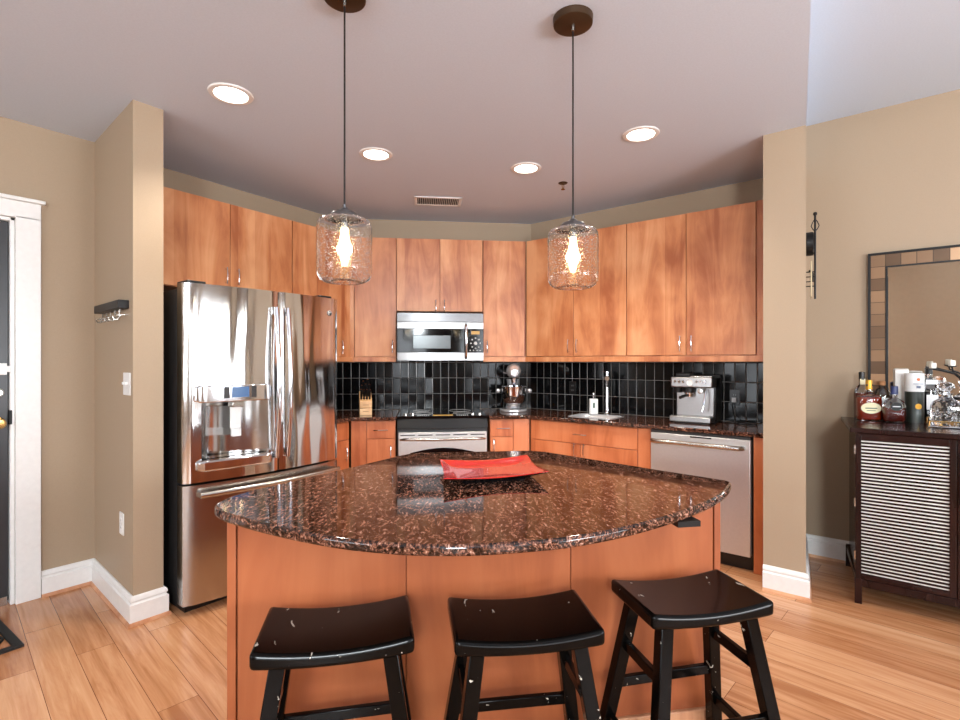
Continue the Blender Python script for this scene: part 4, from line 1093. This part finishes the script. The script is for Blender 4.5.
# ================================================================ BUFFET, MIRROR, BAR THINGS
BH = 1.0
t = thing('buffet_cabinet', 'espresso-brown sideboard with slatted doors against the right wall', 'sideboard', (3.62, .158, 0), -90)
BWd, BD = 1.30, .66
SL = .085                      # the ends splay outwards towards the wall
obj('top', B().prism([(-.02, -.02), (BWd + .02, -.02), (BWd + .02 + SL, BD), (-.02 - SL, BD)], BH - .028, BH), 'espresso', t, bev=.004)
obj('body', B().prism([(.008, .02), (BWd - .008, .02), (BWd - .02 + SL * .9, BD - .03), (.02 - SL * .9, BD - .03)], .14, BH - .028), 'espresso', t)
obj('bottom_rail', B().box(.034, BWd - .034, .0, .03, .10, .143), 'espresso', t, bev=.002)
for x, y in ((0, .001), (BWd - .034, .001), (-SL + .01, BD - .045), (BWd - .034 + SL - .01, BD - .045)):
    obj('leg', B().box(x, x + .034, y, y + .034, 0, .143), 'espresso', t, bev=.002)
for sgn, xa, xb in ((1, .004, -SL + .014), (-1, BWd - .004, BWd + SL - .014)):
    w = B(); lo = [(xa, .034, .10), (xa + sgn * .02, .034, .10), (xb + sgn * .02, BD - .04, .10), (xb, BD - .04, .10)]
    w.hexa(lo, [(p[0], p[1], .139) for p in lo]); bmesh.ops.recalc_face_normals(w.bm, faces=w.bm.faces)
    obj('side_rail', w, 'espresso', t, bev=.002)
def slat_door(x0, x1):
    z0, z1 = .146, BH - .032
    w = B(); s_ = .028
    w.box(x0, x0 + s_, -.002, .018, z0, z1); w.box(x1 - s_, x1, -.002, .018, z0, z1)
    w.box(x0 + s_, x1 - s_, -.002, .018, z0, z0 + .02); w.box(x0 + s_, x1 - s_, -.002, .018, z1 - .04, z1)
    d_ = obj('door', w, 'espresso', t, bev=.0015)
    obj('pale_backing', B().box(x0 + s_, x1 - s_, .009, .012, z0 + .02, z1 - .04), 'slatback', d_)  # plain pale sheet showing between the dark slats
    w = B(); n_ = 40; h = (z1 - z0 - .06) / n_
    for i in range(n_):
        z = z0 + .02 + i * h
        w.box(x0 + s_, x1 - s_, .003, .009, z, z + h * .56)
    obj('slats', w, 'espresso', d_)
    return d_
dA = slat_door(.003, .429)
dB = slat_door(.432, .858)
dC = slat_door(.861, 1.297)
for dd, hx in ((dB, .445),):
    obj('handle', B().box(hx - .006, hx + .006, -.028, -.018, .63, .90), 'iron', dd, bev=.001)
    for z in (.65, .88): obj('handle_post', B().box(hx - .005, hx + .005, -.02, -.001, z - .005, z + .005), 'iron', dd)
for z in (.25, .55, .85): obj('hinge', B().box(-.002, .005, -.004, .012, z, z + .05), 'nickel', t)

# mirror
MZ0, MZ1, MY = 1.05, 2.09, .115
t = thing('wall_mirror', 'rectangular mirror framed in bronze square tiles above the sideboard', 'mirror', (WX, MY, MZ0), -90)
MWd, MHt = 1.05, MZ1 - MZ0
def frame(b0, b1, y0, y1):
    w = B()
    w.box(b0, MWd - b0, y0, y1, b0, b1); w.box(b0, MWd - b0, y0, y1, MHt - b1, MHt - b0)
    w.box(b0, b1, y0, y1, b1, MHt - b1); w.box(MWd - b1, MWd - b0, y0, y1, b1, MHt - b1); return w
obj('outer_edge', frame(0, .014, -.038, 0), 'iron', t, bev=.002)
obj('tile_border', frame(.014, .092, -.030, 0), 'mosaic', t)
obj('inner_edge', frame(.092, .106, -.036, 0), 'iron', t, bev=.002)
mg = obj('mirror_glass', B().box(.103, MWd - .103, -.003, .003, -.417, .417), 'mirror', t); mg.location = (0, -.021, MHt / 2); mg.rotation_euler = (R(1.9), 0, 0)
obj('backing', B().box(.01, MWd - .01, -.01, -.001, .01, MHt - .01), 'iron', t)

# sconce seen side-on by the right wing wall
t = thing('wall_sconce', 'black iron wall sconce with round drum and finial rod at the right wing wall', 'wall sconce', (3.80, .4165, 1.745), 6.93)
obj('drum', B().lathe([(0, 0), (.068, 0), (.073, .006), (.073, .04), (.066, .046), (0, .046)], n=36, mat=Matrix.Translation((.0, -.0, .365)) @ Matrix.Rotation(R(90), 4, 'X')), 'iron', t)
obj('rod', B().tube([(.0, -.052, .02), (.0, -.052, .55)], .006, 8), 'iron', t)
w = B()
for s_ in (-1, 1): w.tube([(0, -.052, .44), (0, -.052 + s_ * .012, .455), (0, -.052 + s_ * .021, .475), (0, -.052 + s_ * .012, .50), (0, -.052, .52)], .003, 6)
w.ball((0, -.052, .55), .012, (1, 1, 1), 10)
obj('finial', w, 'iron', t)
w = B()
for i in range(4): w.tube([(-.0, -.052, .10 + i * .03), (-.0, -.0, .10 + i * .03)], .0035, 6)
obj('ladder_bars', w, 'iron', t)
obj('hanging_panel', B().box(-.06, .06, -.035, -.028, .03, .25), 'parch', t)
obj('bracket', B().tube([(0, 0, .32), (0, -.052, .32)], .006, 6).tube([(0, -.02, .2), (0, -.04, .18), (0, -.04, .13)], .006, 6), 'iron', t)

# bottles etc. local frame helper : thing facing the camera
def place(y, x): return (x, y, BH)
FACE = -68
def rounded_rect(hw, hd, r, n=5):
    P = []
    for sx, sy, a0 in ((1, 1, 0), (-1, 1, 90), (-1, -1, 180), (1, -1, 270)):
        for i in range(n):
            a = R(a0 + 90 * i / (n - 1)); P.append((sx * (hw - r) + r * math.cos(a), sy * (hd - r) + r * math.sin(a)))
    return P
def bottle(label, loc, shape, liq, liqh, cap, capmat, labels, group='liquor bottles on the sideboard', rz=FACE):
    """shape: list of (half width, half depth, z)"""
    t = thing('liquor_bottle', label, 'bottle', loc, rz, group)
    def lf(sh, shr=0):
        return loft([[(p[0], p[1], z) for p in rounded_rect(max(hw - shr, .002), max(hd - shr, .002), min(hw, hd) * .6)] for hw, hd, z in sh])
    obj('glass_body', lf(shape), 'clearglass', t)
    # liquid column inside
    inner = []
    for hw, hd, z in shape:
        if z <= liqh: inner.append((hw, hd, max(z, .006)))
    (h0, d0, z0) = [s for s in shape if s[2] <= liqh][-1]
    inner.append((h0, d0, liqh))
    obj('liquor', lf(inner, .004), liq, t)
    z = shape[-1][2]
    obj('cap', B().lathe([(0, z - .004), (cap[0], z - .004), (cap[0], z + cap[1]), (cap[0] * .8, z + cap[1] + .003), (0, z + cap[1] + .003)], n=18), capmat, t)
    for (x0, x1, z0, z1, m_, dd) in labels:
        hd = [s for s in shape if s[2] <= (z0 + z1) / 2][-1][1]
        w = B(); cx, cz = (x0 + x1) / 2, (z0 + z1) / 2
        if dd == 'oval':
            w.lathe([(0, 0), (1, 0), (1, .002), (0, .002)], n=28, mat=Matrix.Translation((cx, -hd, cz)) @ Matrix.Diagonal(((x1 - x0) / 2, 1, (z1 - z0) / 2, 1)) @ Matrix.Rotation(R(90), 4, 'X'))
        else: w.box(x0, x1, -hd - dd, -hd + .001, z0, z1)
        obj('label', w, m_, t)
    return t
bottle('tall dark-red liquor bottle at the left back, cream label and black cap', (4.20, .145, BH), [(.038, .030, 0), (.040, .032, .02), (.040, .032, .17), (.03, .025, .20), (.014, .014, .225), (.014, .014, .26)], 'darkliq', .17, (.017, .045), 'black',
       [(-.014, .014, .225, .262, 'paper', .001), (-.02, .038, .05, .13, 'paper', .0015)])
bottle('squat whiskey flask with large oval cream label', (4.12, .105, BH), [(.060, .026, 0), (.064, .030, .015), (.066, .030, .13), (.06, .028, .155), (.03, .02, .165), (.016, .016, .175), (.016, .016, .20)], 'amberliq', .148, (.019, .055), 'gold',
       [(-.055, .055, .045, .115, 'paper', 'oval'), (-.032, .032, .076, .082, 'greenlabel', .003), (-.024, .024, .062, .066, 'greenlabel', .003), (-.018, .018, .218, .23, 'iron', -.01)])
bottle('clear-shouldered bottle with white label and cork, behind the two flasks', (4.235, .04, BH), [(.038, .034, 0), (.038, .034, .15), (.03, .028, .19), (.014, .014, .21), (.014, .014, .225)], 'amberliq', .05, (.018, .02), 'cork',
       [(-.03, .03, .06, .14, 'whitepaper', .002)])
bottle('low whiskey flask with round dark label and blue stopper', (4.10, -.02, BH), [(.05, .026, 0), (.055, .03, .012), (.056, .03, .10), (.045, .026, .13), (.014, .014, .15), (.014, .014, .175)], 'darkliq', .09, (.02, .045), 'blue',
       [(-.03, .03, .07, .125, 'iron', 'oval'), (-.02, .02, .095, .10, 'whitepaper', .003)])
# gift tube
t = thing('gift_tube', 'dark green bottle tube with white upper band and gold seal', 'gift tube', (4.165, -.118, BH), FACE)
obj('tube_wall', B().lathe([(0, 0), (.047, 0), (.047, .19), (0, .19)], n=30), plain('dark_green_card', srgb(30, 38, 32), .35), t)
obj('white_band', B().lathe([(0, .19), (.048, .19), (.048, .30), (.045, .303), (0, .303)], n=30), 'whitepaper', t)
for z, r_, m_ in ((.10, .017, 'gold'), (.265, .009, 'orange')):
    obj('seal', B().lathe([(0, 0), (r_, 0), (r_, .0025), (0, .0025)], n=20, mat=Matrix.Translation((0, -.047, z)) @ Matrix.Rotation(R(90), 4, 'X')), m_, t)
obj('lettering', B().box(-.026, .026, -.0485, -.046, .236, .240).box(-.01, .01, -.0495, -.046, .212, .226), plain('grey_blue_print', srgb(120, 130, 150), .5), t)
o = obj('gift_box', B().box(-.035, .035, -.03, .03, 0, .325), 'slatback', bev=.003); o.location = (4.255, -.055, BH); o.rotation_euler = (0, 0, R(-80))
tag(o, 'pale square bottle box standing behind the dark gift tube', 'box')
# silver tray
t = thing('bar_tray', 'silver and gold rectangular bar tray at the right end of the sideboard', 'tray', (4.02, -.32, BH), -90)
obj('tray_plate', B().box(-.15, .25, -.14, .12, .002, .0075), 'chrome', t, bev=.003)
w = B(); w.tube([(-.145, -.135, .035), (.245, -.135, .035), (.245, .115, .035), (-.145, .115, .035)], .004, 8, close=True)
for x in (-.145, .05, .245):
    for y in (-.135, .115): w.tube([(x, y, .006), (x, y, .035)], .004, 6)
obj('gallery_rail', w, 'brass', t)
obj('tray_foot', B().box(-.14, -.12, -.12, -.10, 0, .002).box(.21, .23, -.12, -.10, 0, .002).box(.21, .23, .08, .10, 0, .002).box(-.14, -.12, .08, .10, 0, .002), 'brass', t)
# decanter
t = thing('decanter', 'square cut-crystal decanter with faceted stopper on the bar tray', 'decanter', (3.99, -.255, BH + .008), FACE)
def facets(sh, m=16):
    RR = []
    for hw, z, f in sh:
        RR.append([(hw * (1 + (f if j % 2 else -f)) * math.cos(2 * PI * j / m), hw * (1 + (f if j % 2 else -f)) * math.sin(2 * PI * j / m), z) for j in range(m)])
    return loft(RR)
obj('glass_body', facets([(.06, 0, .02), (.066, .02, .05), (.068, .06, .05), (.068, .11, .05), (.06, .135, .03), (.028, .155, .0), (.022, .175, 0), (.036, .185, 0)]), 'crystal', t)
obj('stopper', facets([(.014, .18, 0), (.014, .195, 0), (.036, .215, .05), (.03, .24, .05), (.008, .25, 0)]), 'crystal', t)
t = thing('decanter', 'round crystal whiskey decanter standing behind the square one', 'decanter', (4.06, -.37, BH + .008), FACE)
obj('glass_body', facets([(.05, 0, .02), (.06, .03, .04), (.062, .09, .04), (.05, .12, .02), (.02, .145, .0), (.02, .19, 0), (.03, .198, 0)]), 'crystal', t)
obj('stopper', B().ball((0, 0, .222), .026), 'crystal', t)
t = bottle('dark bottle with white label bands behind the decanters', (4.235, -.19, BH), [(.037, .037, 0), (.038, .038, .20), (.03, .03, .24), (.014, .014, .27), (.014, .014, .30)], 'black', .19, (.017, .03), 'black',
       [(-.03, .03, .235, .262, 'whitepaper', .001), (-.03, .03, .08, .17, 'whitepaper', .002)])
# candle holder with arms reaching up
t = thing('candle_holder', 'black iron branched candle holder with white square candles', 'candle holder', (4.215, -.365, BH), FACE)
obj('base', B().lathe([(0, 0), (.06, 0), (.06, .006), (.012, .018), (.008, .03), (0, .03)], n=24), 'iron', t)
w = B().tube([(0, 0, .02), (0, 0, .24), (0, 0, .27)], .006, 8)
w.tube([(0, 0, .24), (-.06, 0, .30), (-.13, 0, .32), (-.175, 0, .33)], .006, 8); w.tube([(0, 0, .26), (-.03, 0, .30), (-.075, 0, .318), (-.08, 0, .345)], .005, 8); w.tube([(0, 0, .24), (.06, 0, .29), (.12, 0, .33)], .006, 8)
obj('branches', w, 'iron', t)
for x, z in ((-.175, .333), (-.08, .348), (.12, .333)):
    c_ = obj('cup', B().lathe([(0, z - .006), (.02, z - .006), (.024, z), (0, z)], (x, 0, 0), 18), 'iron', t)
    obj('candle', B().box(x - .014, x + .014, -.014, .014, z, z + .034), 'wax', c_, bev=.004)

# door mat at the lower left edge
t = thing('door_mat', 'black openwork rubber door mat in front of the entry door', 'door mat', (.02, 3.53, 0), 3.5)
w = B(); hw, hd = .53, .30
w.box(-hw, hw, -hd, -hd + .035, 0, .012); w.box(-hw, hw, hd - .035, hd, 0, .012); w.box(-hw, -hw + .035, -hd + .035, hd - .035, 0, .012); w.box(hw - .035, hw, -hd + .035, hd - .035, 0, .012)
obj('border', w, 'mat', t)
w = B()
for i in range(8):
    cx = -hw + .10 + i * .123
    for cy in (-.13, .0, .13):
        w.tube([(cx + .055 * math.cos(R(a)), cy + .06 * math.sin(R(a)), .006) for a in range(0, 360, 24)], .006, 6, close=True)
    w.tube([(cx - .06, -hd + .03, .006), (cx + .06, hd - .03, .006)], .006, 6)
obj('scrollwork', w, 'mat', t)
